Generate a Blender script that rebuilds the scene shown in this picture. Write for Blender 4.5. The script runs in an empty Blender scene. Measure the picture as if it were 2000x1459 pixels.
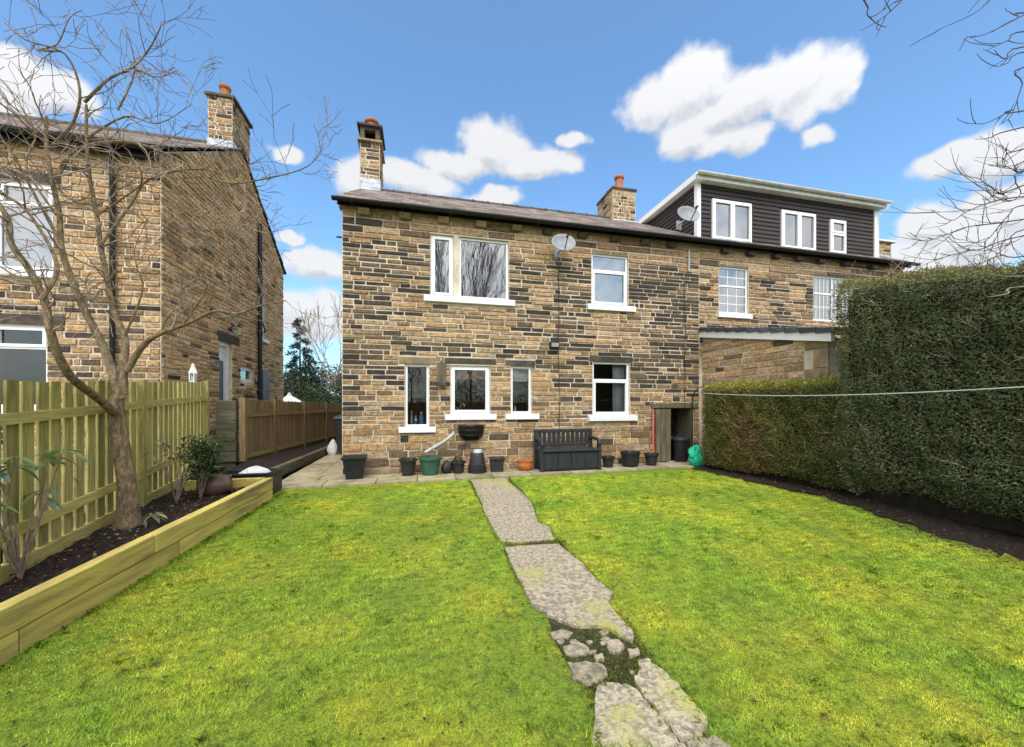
import bpy, math, random
import numpy as np
from mathutils import Vector, Matrix
R = math.radians
scene = bpy.context.scene
# ------------------------------------------------------------------ camera
YAW = R(13.4); F = 758.0; HY = 790.0; EYE = 1.40
cam_data = bpy.data.cameras.new('camera'); cam = bpy.data.objects.new('camera', cam_data)
scene.collection.objects.link(cam); scene.camera = cam
cam.location = (0, 0, EYE); cam.rotation_euler = (R(90), 0, -YAW)
cam_data.sensor_width = 36; cam_data.lens = 36*F/2000.0
cam_data.shift_y = (HY-729.5)/2000.0
cam_data.clip_start = 0.05; cam_data.clip_end = 3000
SA, CA = math.sin(YAW), math.cos(YAW)
# survey helpers: sight line through a point of the photo, met with a real plane of the place
def ray(px, py):
    x = (px-1000)/F; return SA+CA*x, CA-SA*x, (HY-py)/F
def atY(px, py, Y):
    d = ray(px, py); t = Y/d[1]; return Vector((d[0]*t, Y, EYE+d[2]*t))
def atX(px, py, X):
    d = ray(px, py); t = X/d[0]; return Vector((X, d[1]*t, EYE+d[2]*t))
LZ0, LS = -0.2366, 0.027
def lawn_z(y): return LZ0+LS*y
def atLawn(px, py, dz=0):
    d = ray(px, py); t = (EYE-LZ0-dz)/(LS*d[1]-d[2]); return Vector((d[0]*t, d[1]*t, EYE+d[2]*t))
def XY(px, Y):
    d = ray(px, 0); return d[0]*Y/d[1]
# ------------------------------------------------------------------ world, sun, exposure
SUN_EL, SUN_AZ = R(53), R(192)      # azimuth clockwise from +Y (towards the house)
SKY = .12; SKY_TINT = (.60, .80, .89); CLOUD_LIT = (2.68, 2.69, 2.71); CLOUD_UNDER = (1.85, 1.95, 2.1)
CLOUDS = [(1350,165,85,80),(1460,185,130,70),(1560,170,95,80),(1645,150,42,62),(1270,205,62,52),(1400,225,150,45),(1340,265,75,48),(1430,270,95,36),
          (965,290,75,62),(900,320,80,34),(1040,318,105,36),(1105,312,42,28),(800,352,85,34),(695,352,46,40),(1850,312,130,34),(1960,300,110,40),
          (1800,445,80,55),(1900,465,150,75),(1970,400,90,60),(1780,520,160,60),(60,165,90,58),(20,200,90,50),(130,185,60,40),
          (1600,257,40,24),(1125,265,38,17),(560,460,28,18),(630,520,80,34),(560,295,30,15),(970,385,60,22),(610,620,130,60)]
SUNV = (math.sin(SUN_AZ)*math.cos(SUN_EL), math.cos(SUN_AZ)*math.cos(SUN_EL), math.sin(SUN_EL))
def build_world():
    w = bpy.data.worlds.new('World'); scene.world = w; w.use_nodes = True
    nt = w.node_tree; nt.nodes.clear()
    N = nt.nodes.new; L = nt.links.new
    def math_(op, a, b=None, c=None, clamp=False):
        n = N('ShaderNodeMath'); n.operation = op; n.use_clamp = clamp
        for i, v in enumerate((a, b, c)):
            if v is None: continue
            if isinstance(v, (int, float)): n.inputs[i].default_value = v
            else: L(v, n.inputs[i])
        return n.outputs[0]
    def vmath(op, a, b=None, out=0):
        n = N('ShaderNodeVectorMath'); n.operation = op
        for i, v in enumerate((a, b)):
            if v is None: continue
            if isinstance(v, tuple): n.inputs[i].default_value = v
            else: L(v, n.inputs[i])
        return n.outputs[out]
    out = N('ShaderNodeOutputWorld')
    sky = N('ShaderNodeTexSky'); sky.sky_type = 'NISHITA'; sky.sun_disc = False
    sky.sun_elevation = SUN_EL; sky.sun_rotation = SUN_AZ
    sky.altitude = 200; sky.air_density = 1.0; sky.dust_density = 2.2; sky.ozone_density = 1.6
    tc = N('ShaderNodeTexCoord'); d = tc.outputs['Generated']
    sep = N('ShaderNodeSeparateXYZ'); L(d, sep.inputs[0])
    az = math_('ARCTAN2', sep.outputs[0], sep.outputs[1]); el = math_('ARCSINE', sep.outputs[2])
    comb = N('ShaderNodeCombineXYZ'); L(az, comb.inputs[0]); L(el, comb.inputs[1])
    def noise(scale, detail, rough=0.55, vec=d, out='Fac'):
        n = N('ShaderNodeTexNoise'); n.inputs['Scale'].default_value = scale
        n.inputs['Detail'].default_value = detail; n.inputs['Roughness'].default_value = rough
        L(vec, n.inputs['Vector']); return n.outputs[out]
    C = []
    def c(px, py, rx, ry):   # cloud bodies: azimuth, elevation and half sizes in the sky, as seen from the garden
        d0 = ray(px, py); a = math.atan2(d0[0], d0[1]); e = math.atan2(d0[2], math.hypot(d0[0], d0[1]))
        d1 = ray(px+rx, py); d2 = ray(px, py-ry)
        C.append((a, e, abs(math.atan2(d1[0], d1[1])-a), abs(math.atan2(d2[2], math.hypot(d2[0], d2[1]))-e)))
    for t in CLOUDS: c(*t)
    def mixc(f, a, b):
        n = N('ShaderNodeMix'); n.data_type = 'RGBA'; L(f, n.inputs['Factor'])
        for k, v in (('A', a), ('B', b)):
            if isinstance(v, tuple): n.inputs[k].default_value = v
            else: L(v, n.inputs[k])
        return n.outputs['Result']
    def sstep(v, a, b):
        n = N('ShaderNodeMapRange'); n.interpolation_type = 'SMOOTHSTEP'; L(v, n.inputs['Value']); n.inputs['From Min'].default_value = a; n.inputs['From Max'].default_value = b; return n.outputs[0]
    tint = N('ShaderNodeMix'); tint.data_type = 'RGBA'; tint.blend_type = 'MULTIPLY'; tint.inputs['Factor'].default_value = 1
    L(sky.outputs[0], tint.inputs['A']); tint.inputs['B'].default_value = SKY_TINT+(1,); blue = tint.outputs['Result']
    W_, G_ = CLOUD_LIT+(1,), CLOUD_UNDER+(1,)
    # the clouds in view
    p = vmath('ADD', comb.outputs[0], vmath('MULTIPLY', vmath('SUBTRACT', noise(9, 3, .55, out='Color'), (.5, .5, .5)), (.09, .06, 0)))
    def field(vec):
        m = None
        for a, e, ra, re in C:
            q = vmath('MULTIPLY', vmath('SUBTRACT', vec, (a, e, 0)), (1/ra, 1/re, 0)); v = math_('SUBTRACT', 1.0, vmath('LENGTH', q, out=1))
            m = v if m is None else math_('SMOOTH_MAX', m, v, 0.2)
        return m
    m = field(p); above = field(vmath('ADD', p, (0, R(1.3), 0)))   # the cloud just above: undersides are shaded
    fb = noise(16, 8, 0.62)
    vo = N('ShaderNodeTexVoronoi'); vo.feature = 'F1'; vo.inputs['Scale'].default_value = 17; vo.inputs['Detail'].default_value = 2; vo.inputs['Roughness'].default_value = .5
    L(vmath('ADD', d, vmath('MULTIPLY', vmath('SUBTRACT', noise(20, 2, .5, out='Color'), (.5,.5,.5)), (.035,.035,.035))), vo.inputs['Vector'])
    puff = math_('SUBTRACT', .52, vo.outputs['Distance'])
    dens = math_('ADD', math_('ADD', m, 0.25), math_('ADD', math_('MULTIPLY', math_('SUBTRACT', fb, 0.5), .85), math_('MULTIPLY', puff, .30)))
    cov = sstep(dens, -0.04, 0.46)
    # thick parts carry grey undersides; thin edges stay bright
    upn = vmath('ADD', d, (0, 0, .035)); fb_up = noise(16, 4, 0.62, upn)
    sh = math_('ADD', math_('MULTIPLY', math_('SUBTRACT', fb_up, fb), 2.2), math_('MULTIPLY', math_('SUBTRACT', above, m), 1.5), clamp=True)
    sdot = vmath('DOT_PRODUCT', d, tuple(SUNV), out=1)   # cloud on the sun's side of the sky is lit through and brighter
    glow = math_('MULTIPLY_ADD', sstep(sdot, -.1, 1.0), 1.75, 1.0)
    def lit(c): n = N('ShaderNodeVectorMath'); n.operation = 'SCALE'; L(c, n.inputs[0]); L(glow, n.inputs['Scale']); return n.outputs[0]
    colA = mixc(math_('MULTIPLY', cov, .95), blue, lit(mixc(sh, W_, G_)))
    bgA = N('ShaderNodeBackground'); L(colA, bgA.inputs['Color']); bgA.inputs['Strength'].default_value = SKY
    # fuller cloud added round the unseen sky, to brighten and whiten ambient light
    fo = noise(3.2, 6, .6); covB = math_('MULTIPLY', sstep(fo, .36, .52), sstep(sep.outputs[2], .0, .08))
    colB = mixc(math_('MULTIPLY', covB, .92), blue, lit(mixc(sstep(fo, .52, .75), W_, G_)))
    bgB = N('ShaderNodeBackground'); L(colB, bgB.inputs['Color']); bgB.inputs['Strength'].default_value = SKY
    inaz = math_('MULTIPLY', math_('GREATER_THAN', az, R(-47)), math_('LESS_THAN', az, R(72))); inel = math_('MULTIPLY', math_('GREATER_THAN', el, R(-1)), math_('LESS_THAN', el, R(50)))
    ms = N('ShaderNodeMixShader'); L(math_('MULTIPLY', inaz, inel), ms.inputs[0]); L(bgB.outputs[0], ms.inputs[1]); L(bgA.outputs[0], ms.inputs[2])
    L(ms.outputs[0], out.inputs['Surface'])
build_world()
sd = bpy.data.lights.new('sun', 'SUN'); sd.energy = 1.0; sd.angle = R(34); sd.color = (1, .93, .83)
sun = bpy.data.objects.new('sun', sd); scene.collection.objects.link(sun)
sv = Vector((math.sin(SUN_AZ)*math.cos(SUN_EL), math.cos(SUN_AZ)*math.cos(SUN_EL), math.sin(SUN_EL)))
sun.rotation_euler = sv.to_track_quat('Z', 'Y').to_euler(); sun.location = sv*60
cy = scene.cycles; cy.max_bounces = 6; cy.diffuse_bounces = 3; cy.glossy_bounces = 3; cy.transparent_max_bounces = 10; cy.caustics_reflective = False; cy.caustics_refractive = False
vs = scene.view_settings; vs.view_transform = 'Standard'; vs.look = 'None'; vs.exposure = 1.5; vs.gamma = 1; vs.use_curve_mapping = False
# ------------------------------------------------------------------ materials
def M(name, c1, c2=None, scale=6, rough=.8, bump=.3, bscale=None, metal=0, attr=False, stretch=(1, 1, 1), vary=0, lo=.35, hi=.65,
      c3=None, s3=1.2, lo3=.5, hi3=.7, spec=.3, detail=5, dist=.02, transl=0):
    m = bpy.data.materials.new(name); m.use_nodes = True; nt = m.node_tree
    N = nt.nodes.new; L = nt.links.new; b = nt.nodes['Principled BSDF']
    b.inputs['Roughness'].default_value = rough; b.inputs['Metallic'].default_value = metal
    b.inputs['Specular IOR Level'].default_value = spec
    geo = N('ShaderNodeNewGeometry'); oi = N('ShaderNodeObjectInfo')
    off = N('ShaderNodeVectorMath'); off.operation = 'SCALE'; off.inputs[0].default_value = (37, 23, 51); L(oi.outputs['Random'], off.inputs['Scale'])
    ad = N('ShaderNodeVectorMath'); ad.operation = 'ADD'; L(geo.outputs['Position'], ad.inputs[0])
    if vary: L(off.outputs[0], ad.inputs[1])
    st = N('ShaderNodeVectorMath'); st.operation = 'MULTIPLY'; L(ad.outputs[0], st.inputs[0]); st.inputs[1].default_value = stretch
    vec = st.outputs[0]
    def noise(s, d=detail):
        n = N('ShaderNodeTexNoise'); n.inputs['Scale'].default_value = s; n.inputs['Detail'].default_value = d
        n.inputs['Roughness'].default_value = .6; L(vec, n.inputs['Vector']); return n.outputs['Fac']
    def ramp(v, a, bb):
        r = N('ShaderNodeMapRange'); r.interpolation_type = 'SMOOTHSTEP'; L(v, r.inputs['Value']); r.inputs['From Min'].default_value = a; r.inputs['From Max'].default_value = bb; return r.outputs[0]
    def mix(f, a, bb, mode='MIX'):
        n = N('ShaderNodeMix'); n.data_type = 'RGBA'; n.blend_type = mode
        if isinstance(f, (int, float)): n.inputs['Factor'].default_value = f
        else: L(f, n.inputs['Factor'])
        for k, v in (('A', a), ('B', bb)):
            if isinstance(v, tuple): n.inputs[k].default_value = (v+(1,))[:4]
            else: L(v, n.inputs[k])
        return n.outputs['Result']
    col = mix(ramp(noise(scale), lo, hi), c1, c2) if c2 else None
    if c3: col = mix(ramp(noise(s3), lo3, hi3), col, c3)
    if col is None: col = mix(0.0, c1, c1)
    if attr:
        at = N('ShaderNodeAttribute'); at.attribute_name = 'col'; col = mix(1.0, at.outputs['Color'], col, 'MULTIPLY')
    if vary:
        mr = N('ShaderNodeMapRange'); L(oi.outputs['Random'], mr.inputs['Value']); mr.inputs['To Min'].default_value = 1-vary; mr.inputs['To Max'].default_value = 1+vary
        cx = N('ShaderNodeVectorMath'); cx.operation = 'SCALE'; L(col, cx.inputs[0]); L(mr.outputs[0], cx.inputs['Scale']); col = cx.outputs[0]
    L(col, b.inputs['Base Color'])
    if bump:
        bp = N('ShaderNodeBump'); bp.inputs['Strength'].default_value = bump; bp.inputs['Distance'].default_value = dist
        L(noise(bscale or scale*4), bp.inputs['Height']); L(bp.outputs[0], b.inputs['Normal'])
    if transl:
        tr = N('ShaderNodeBsdfTranslucent'); L(col, tr.inputs['Color']); ms = N('ShaderNodeMixShader'); ms.inputs[0].default_value = transl
        L(b.outputs[0], ms.inputs[1]); L(tr.outputs[0], ms.inputs[2]); L(ms.outputs[0], nt.nodes['Material Output'].inputs['Surface'])
    return m
def glass_mat(name, fac, rough=0.0):
    m = bpy.data.materials.new(name); m.use_nodes = True; nt = m.node_tree; N = nt.nodes.new; L = nt.links.new
    nt.nodes.remove(nt.nodes['Principled BSDF'])
    t = N('ShaderNodeBsdfTransparent'); t.inputs[0].default_value = (.88, .92, .91, 1)
    g = N('ShaderNodeBsdfGlossy'); g.inputs['Roughness'].default_value = rough
    lw = N('ShaderNodeFresnel'); lw.inputs[0].default_value = 1.5
    a = N('ShaderNodeMath'); a.operation = 'MULTIPLY_ADD'; L(lw.outputs[0], a.inputs[0]); a.inputs[1].default_value = 1.0; a.inputs[2].default_value = fac; a.use_clamp = True
    tc = N('ShaderNodeNewGeometry'); n = N('ShaderNodeTexNoise'); n.inputs['Scale'].default_value = 1.6; L(tc.outputs['Position'], n.inputs['Vector'])
    bp = N('ShaderNodeBump'); bp.inputs['Strength'].default_value = .004; bp.inputs['Distance'].default_value = .05; L(n.outputs[0], bp.inputs['Height']); L(bp.outputs[0], g.inputs['Normal'])
    ms = N('ShaderNodeMixShader'); L(a.outputs[0], ms.inputs[0]); L(t.outputs[0], ms.inputs[1]); L(g.outputs[0], ms.inputs[2])
    L(ms.outputs[0], nt.nodes['Material Output'].inputs['Surface']); return m
MT = dict(
 stone=M('stone', (1.25,1.2,1.1), (.52,.48,.44), scale=19, rough=.92, bump=.9, bscale=34, attr=True, c3=(.62,.56,.5), s3=60, lo3=.46, hi3=.66, lo=.38, hi=.66, detail=8),
 mortar=M('mortar', (.66,.58,.46), (.50,.425,.32), scale=3, rough=.95, bump=.5, bscale=70, c3=(.30,.25,.185), s3=1.1, lo3=.55, hi3=.8),
 dressed=M('dressed_stone', (.33,.235,.135), (.20,.15,.095), scale=5, rough=.9, bump=.4, bscale=40, vary=.15),
 darkstone=M('dark_stone', (.10,.08,.06), (.045,.038,.033), scale=7, rough=.9, bump=.4, bscale=40, vary=.2),
 sill=M('painted_sill', (.72,.73,.75), (.55,.56,.58), scale=9, rough=.6, bump=.15, bscale=50, lo=.55, hi=.8),
 upvc=M('white_plastic', (.78,.78,.78), rough=.32, bump=0, spec=.5),
 glass=glass_mat('window_glass', .30), glass_low=glass_mat('clear_window_glass', .06),
 slate=M('roof_slate', (.9,.9,.9), (1.15,1.1,1.12), scale=9, rough=.75, bump=.4, bscale=40, attr=True),
 ridge=M('ridge_tile', (.10,.085,.08), (.05,.045,.045), scale=8, rough=.85, vary=.2),
 black=M('black_plastic', (.018,.019,.021), (.03,.03,.032), scale=12, rough=.42, bump=.08, bscale=80, vary=.2),
 blackpipe=M('black_pipe', (.012,.012,.013), rough=.35, bump=0),
 bench=M('charcoal_plastic', (.022,.025,.030), (.035,.038,.043), scale=20, rough=.45, bump=.25, bscale=60, stretch=(1,1,.15)),
 lead=M('lead_flashing', (.55,.58,.62), (.32,.36,.42), scale=6, rough=.55, bump=.3, bscale=12),
 terracotta=M('terracotta', (.42,.15,.07), (.30,.11,.055), scale=8, rough=.8, bump=.2),
 orange=M('orange_glazed_clay', (.50,.17,.05), (.42,.13,.04), scale=8, rough=.45, bump=.1),
 green=M('green_plastic', (.035,.10,.065), (.05,.12,.08), scale=8, rough=.45, bump=.05),
 greenbag=M('green_sack', (.015,.50,.27), (.02,.32,.18), scale=14, rough=.35, bump=.8, bscale=16, dist=.04),
 greyp=M('grey_pipe', (.42,.44,.46), (.34,.36,.38), scale=9, rough=.45, bump=0),
 dish=M('dish_grey', (.25,.265,.28), (.20,.21,.225), scale=5, rough=.5, bump=0),
 cladding=M('brown_cladding', (.048,.036,.033), (.034,.027,.026), scale=4, rough=.6, bump=.25, bscale=30, stretch=(.3,.3,2), vary=.12),
 soffit=M('weathered_fascia', (.74,.75,.72), (.60,.61,.58), scale=6, rough=.5, bump=.05),
 fence=M('green_tinged_timber', (.48,.41,.135), (.28,.235,.09), scale=7, rough=.85, bump=.6, bscale=30, stretch=(5,5,.5), vary=.3, c3=(.26,.28,.075), s3=1.3, lo3=.42, hi3=.75),
 rail=M('timber_rail', (.46,.40,.125), (.34,.285,.095), scale=6, rough=.85, bump=.4, bscale=30, stretch=(1,.4,5), vary=.12),
 brownfence=M('brown_timber', (.23,.152,.072), (.135,.092,.047), scale=6, rough=.85, bump=.45, bscale=30, stretch=(5,5,.5), vary=.25, c3=(.15,.14,.05), s3=1.5, lo3=.55),
 brownrail=M('brown_timber_rail', (.16,.11,.045), (.17,.16,.05), scale=3, rough=.85, bump=.4, stretch=(1,.4,4), vary=.1),
 sleeper=M('sleeper_timber', (.62,.50,.13), (.44,.35,.105), scale=5, rough=.85, bump=.5, bscale=40, stretch=(3,.35,4), vary=.12, c3=(.22,.175,.08), s3=1.7, lo3=.5, hi3=.74),
 oldwood=M('weathered_board', (.16,.14,.085), (.09,.08,.05), scale=5, rough=.9, bump=.5, stretch=(4,4,.5), vary=.15),
 greyboard=M('weathered_grey_board', (.125,.115,.07), (.075,.07,.045), scale=4, rough=.9, bump=.5, stretch=(.6,.6,5), vary=.18),
 bark=M('bark', (.36,.26,.155), (.15,.11,.068), scale=26, rough=.95, bump=1, bscale=60, stretch=(1,1,.35), c3=(.22,.19,.075), s3=6, dist=.05, detail=8),
 twig=M('twig_bark', (.32,.25,.185), (.17,.13,.10), scale=20, rough=.9, bump=0),
 farbark=M('dark_twig_bark', (.10,.075,.065), (.07,.055,.05), scale=10, rough=.9, bump=0),
 soil=M('garden_soil', (.040,.026,.018), (.02,.014,.011), scale=22, rough=1, bump=1, bscale=45, dist=.05, c3=(.075,.05,.035), s3=60, lo3=.58, hi3=.66),
 slab=M('paving_stone', (.37,.31,.20), (.27,.23,.15), scale=5, rough=.9, bump=.35, bscale=50, vary=.16, c3=(.15,.17,.055), s3=2.5, lo3=.52, hi3=.72),
 joint=M('paving_bedding', (.10,.09,.05), (.06,.055,.035), scale=10, rough=1, bump=.4),
 concrete=M('old_concrete', (.52,.45,.33), (.22,.185,.14), scale=30, rough=.95, bump=1, bscale=75, vary=.08, c3=(.42,.41,.11), s3=1.9, lo3=.50, hi3=.70, detail=10),
 rubble=M('broken_concrete', (.36,.31,.215), (.17,.15,.105), scale=22, rough=.95, bump=.7, bscale=60, vary=.15),
 moss=M('path_moss', (.07,.085,.02), (.035,.03,.018), scale=18, rough=1, bump=1, bscale=60, dist=.04),
 leafc=M('leaf', (1,1,1), rough=.6, bump=0, attr=True, transl=.25),
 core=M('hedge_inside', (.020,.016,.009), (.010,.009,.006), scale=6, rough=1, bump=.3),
 rail_red=M('red_pole', (.55,.07,.08), (.48,.09,.09), scale=10, rough=.5, bump=0),
 whitebag=M('white_plastic_sack', (.75,.75,.76), (.6,.6,.62), scale=10, rough=.4, bump=.8, bscale=14, dist=.05),
 brownglaze=M('brown_glaze', (.10,.058,.042), (.14,.085,.065), scale=6, rough=.3, bump=.1),
 curtain=M('net_curtain', (.62,.65,.68), (.52,.55,.58), scale=4, rough=.9, bump=0, transl=.3),
 lace=M('lace_curtain', (.75,.77,.8), (.45,.48,.52), scale=40, rough=.9, bump=0, transl=.3),
 drape=M('grey_curtain', (.78,.80,.82), (.68,.70,.72), scale=4, rough=.9, bump=0, transl=.2),
 room=M('room_wall', (.75,.72,.63), rough=.9, bump=0), roomdark=M('brown_room_wall', (.36,.23,.14), rough=.9, bump=0),
 roomblue=M('pale_room_wall', (.40,.43,.47), rough=.9, bump=0),
 cupboard=M('oak_cupboard', (.36,.17,.07), (.26,.12,.05), scale=6, rough=.5, bump=.1, stretch=(4,4,.4), vary=.1),
 cream=M('cream_blind', (.55,.53,.42), rough=.8, bump=0),
 chrome=M('chrome', (.75,.75,.76), rough=.15, bump=0, metal=1),
 whitepaint=M('white_gloss_paint', (.75,.75,.74), (.62,.62,.61), scale=12, rough=.4, bump=.05),
 bluep=M('blue_plastic', (.10,.32,.5), rough=.35, bump=0), bluelabel=M('blue_label', (.04,.14,.35), rough=.5, bump=0),
 line=M('washing_line', (.45,.52,.47), rough=.5, bump=0), lamp=M('lamp_glass', (.34,.38,.34), rough=.3, bump=0),
 ground=M('rough_ground', (.09,.10,.03), (.06,.06,.025), scale=2, rough=1, bump=.4),
)
# lawn colour: mossy yellow and green patches set by place, shared by the turf and its blades
def lawn_mat(name, dark, transl=0):
    m = bpy.data.materials.new(name); m.use_nodes = True; nt = m.node_tree; N = nt.nodes.new; L = nt.links.new; b = nt.nodes['Principled BSDF']
    geo = N('ShaderNodeNewGeometry'); pos = geo.outputs['Position']
    def noise(s, d=4):
        n = N('ShaderNodeTexNoise'); n.inputs['Scale'].default_value = s; n.inputs['Detail'].default_value = d; n.inputs['Roughness'].default_value = .62; L(pos, n.inputs['Vector']); return n.outputs['Fac']
    def ramp(v, a, bb):
        r = N('ShaderNodeMapRange'); r.interpolation_type = 'SMOOTHSTEP'; L(v, r.inputs['Value']); r.inputs['From Min'].default_value = a; r.inputs['From Max'].default_value = bb; return r.outputs[0]
    def mix(f, a, bb, mode='MIX'):
        n = N('ShaderNodeMix'); n.data_type = 'RGBA'; n.blend_type = mode
        if isinstance(f, (int, float)): n.inputs['Factor'].default_value = f
        else: L(f, n.inputs['Factor'])
        for k, v in (('A', a), ('B', bb)):
            if isinstance(v, tuple): n.inputs[k].default_value = (v+(1,))[:4]
            else: L(v, n.inputs[k])
        return n.outputs['Result']
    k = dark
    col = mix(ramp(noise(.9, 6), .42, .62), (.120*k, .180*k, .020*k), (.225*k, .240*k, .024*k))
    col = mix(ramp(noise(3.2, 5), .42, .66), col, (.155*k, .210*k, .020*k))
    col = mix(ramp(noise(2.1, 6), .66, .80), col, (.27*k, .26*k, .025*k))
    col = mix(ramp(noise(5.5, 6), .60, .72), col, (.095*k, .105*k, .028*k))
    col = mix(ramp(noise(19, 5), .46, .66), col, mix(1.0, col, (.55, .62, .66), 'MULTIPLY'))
    if transl:
        at = N('ShaderNodeAttribute'); at.attribute_name = 'col'; col = mix(1.0, at.outputs['Color'], col, 'MULTIPLY')
    else:
        col = mix(ramp(noise(60, 3), .35, .7), mix(.0, col, col), mix(1.0, col, (.55, .5, .5), 'MULTIPLY'))
    L(col, b.inputs['Base Color']); b.inputs['Roughness'].default_value = .85; b.inputs['Specular IOR Level'].default_value = .2
    if transl:
        tr = N('ShaderNodeBsdfTranslucent'); L(col, tr.inputs['Color']); ms = N('ShaderNodeMixShader'); ms.inputs[0].default_value = transl
        L(b.outputs[0], ms.inputs[1]); L(tr.outputs[0], ms.inputs[2]); L(ms.outputs[0], nt.nodes['Material Output'].inputs['Surface'])
    else:
        bp = N('ShaderNodeBump'); bp.inputs['Strength'].default_value = 1; bp.inputs['Distance'].default_value = .03; L(noise(90, 5), bp.inputs['Height']); L(bp.outputs[0], b.inputs['Normal'])
    return m
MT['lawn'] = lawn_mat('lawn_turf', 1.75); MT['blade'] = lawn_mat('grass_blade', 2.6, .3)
# ------------------------------------------------------------------ building helpers
COL = scene.collection
WO = {}
def tag(o, label=None, cat=None, group=None, kind=None):
    for k, v in (('label', label), ('category', cat), ('group', group), ('kind', kind)):
        if v: o[k] = v
    return o
def thing(name, loc, label, cat, group=None, rz=0, local=False):
    o = bpy.data.objects.new(name, None); COL.objects.link(o); o.location = loc; o.rotation_euler = (0, 0, rz); o.empty_display_size = .1
    WO[o.name] = Vector((0, 0, 0)) if local else Vector(loc)
    return tag(o, label, cat, group)
def link(name, me, mat, parent, center, kind=None):
    o = bpy.data.objects.new(name, me); COL.objects.link(o)
    if mat is not None and not me.materials: me.materials.append(MT[mat] if isinstance(mat, str) else mat)
    c = Vector(center)
    if parent is not None: o.parent = parent; o.location = c-WO[parent.name]
    else: o.location = c
    WO[o.name] = c
    if kind: o['kind'] = kind
    return o
class MB:
    def __init__(s): s.v = []; s.f = []; s.c = []
    def add(s, vs, fs, col=None):
        n = len(s.v); s.v += [tuple(x) for x in vs]; s.f += [tuple(i+n for i in f) for f in fs]
        s.c += [col or (1, 1, 1)]*len(vs)
        return s
    def hexa(s, p, col=None):   # 8 points: bottom ring then top ring
        return s.add(p, [(3,2,1,0),(4,5,6,7),(0,1,5,4),(1,2,6,5),(2,3,7,6),(3,0,4,7)], col)
    def box(s, x0, x1, y0, y1, z0, z1, col=None):
        return s.hexa([(x0,y0,z0),(x1,y0,z0),(x1,y1,z0),(x0,y1,z0),(x0,y0,z1),(x1,y0,z1),(x1,y1,z1),(x0,y1,z1)], col)
    def tbox(s, T, u0, u1, v0, v1, n0, n1, col=None):
        return s.hexa([T(u0,v0,n1),T(u1,v0,n1),T(u1,v0,n0),T(u0,v0,n0),T(u0,v1,n1),T(u1,v1,n1),T(u1,v1,n0),T(u0,v1,n0)], col)
    def beam(s, a, b, w, h, up=(0,0,1), col=None):
        a, b = Vector(a), Vector(b); d = (b-a).normalized(); sd = d.cross(Vector(up)).normalized(); u = sd.cross(d)
        p = []
        for e in (a, b): p += [e-sd*w/2-u*h/2, e+sd*w/2-u*h/2, e+sd*w/2+u*h/2, e-sd*w/2+u*h/2]
        return s.hexa(p, col)
    def tube(s, pts, rad, n=8, cap=True, col=None):
        pts = [Vector(p) for p in pts]; k = len(pts); rad = [rad]*k if isinstance(rad, (int, float)) else rad
        vs = []; ref = None
        for i, p in enumerate(pts):
            d = (pts[min(i+1, k-1)]-pts[max(i-1, 0)])
            d = d.normalized() if d.length > 1e-9 else Vector((0,0,1))
            if ref is None: ref = d.orthogonal().normalized()
            ref = (ref-d*ref.dot(d)); ref = ref.normalized() if ref.length > 1e-6 else d.orthogonal().normalized()
            b = d.cross(ref)
            for j in range(n):
                a = 2*math.pi*j/n; vs.append(p+(ref*math.cos(a)+b*math.sin(a))*rad[i])
        fs = [(i*n+j, i*n+(j+1)%n, (i+1)*n+(j+1)%n, (i+1)*n+j) for i in range(k-1) for j in range(n)]
        if cap: fs += [tuple(reversed(range(n))), tuple(range((k-1)*n, k*n))]
        return s.add(vs, fs, col)
    def lathe(s, prof, c=(0,0,0), n=24, sx=1, sy=1, wob=None, close=True):
        c = Vector(c); vs = []
        for i, (r, z) in enumerate(prof):
            for j in range(n):
                a = 2*math.pi*j/n; q = r*(1 if wob is None else wob(a, z))
                vs.append((c.x+math.cos(a)*q*sx, c.y+math.sin(a)*q*sy, c.z+z))
        k = len(prof)
        fs = [(i*n+j, i*n+(j+1)%n, (i+1)*n+(j+1)%n, (i+1)*n+j) for i in range(k-1) for j in range(n)]
        if close: fs += [tuple(reversed(range(n))), tuple(range((k-1)*n, k*n))]
        return s.add(vs, fs)
    def frustum(s, w0, d0, w1, d1, z0, z1, r=.0, c=(0,0), inner=None):
        # four-sided tapering tub
        def ring(w, d, z): return [(c[0]-w/2,c[1]-d/2,z),(c[0]+w/2,c[1]-d/2,z),(c[0]+w/2,c[1]+d/2,z),(c[0]-w/2,c[1]+d/2,z)]
        return s.hexa(ring(w0,d0,z0)+ring(w1,d1,z1))
    def mesh(s, name, smooth=False, center=None):
        me = bpy.data.meshes.new(name)
        c = Vector(center)
        me.from_pydata([tuple(Vector(p)-c) for p in s.v], [], s.f)
        if any(x != (1,1,1) for x in s.c):
            a = me.color_attributes.new('col', 'FLOAT_COLOR', 'POINT')
            a.data.foreach_set('color', np.array([tuple(x)+(1,) for x in s.c], 'f').ravel())
        if smooth: me.polygons.foreach_set('use_smooth', [True]*len(me.polygons))
        me.update(); return me
    def mid(s):
        a = np.array(s.v); return Vector((a.min(0)+a.max(0))/2)
    def build(s, name, mat, parent=None, smooth=False, kind=None, bevel=0, base=False, label=None):
        c = s.mid()
        if base: c.z = min(p[2] for p in s.v)
        o = link(name, s.mesh(name, smooth, c), mat, parent, c, kind)
        if label: o['label'] = label
        if bevel:
            b = o.modifiers.new('bevel', 'BEVEL'); b.width = bevel; b.segments = 2; b.limit_method = 'ANGLE'; b.angle_limit = R(40)
        if smooth and not bevel:
            try:
                o.data.set_sharp_from_angle(angle=R(50))
            except Exception: pass
        return o
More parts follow.
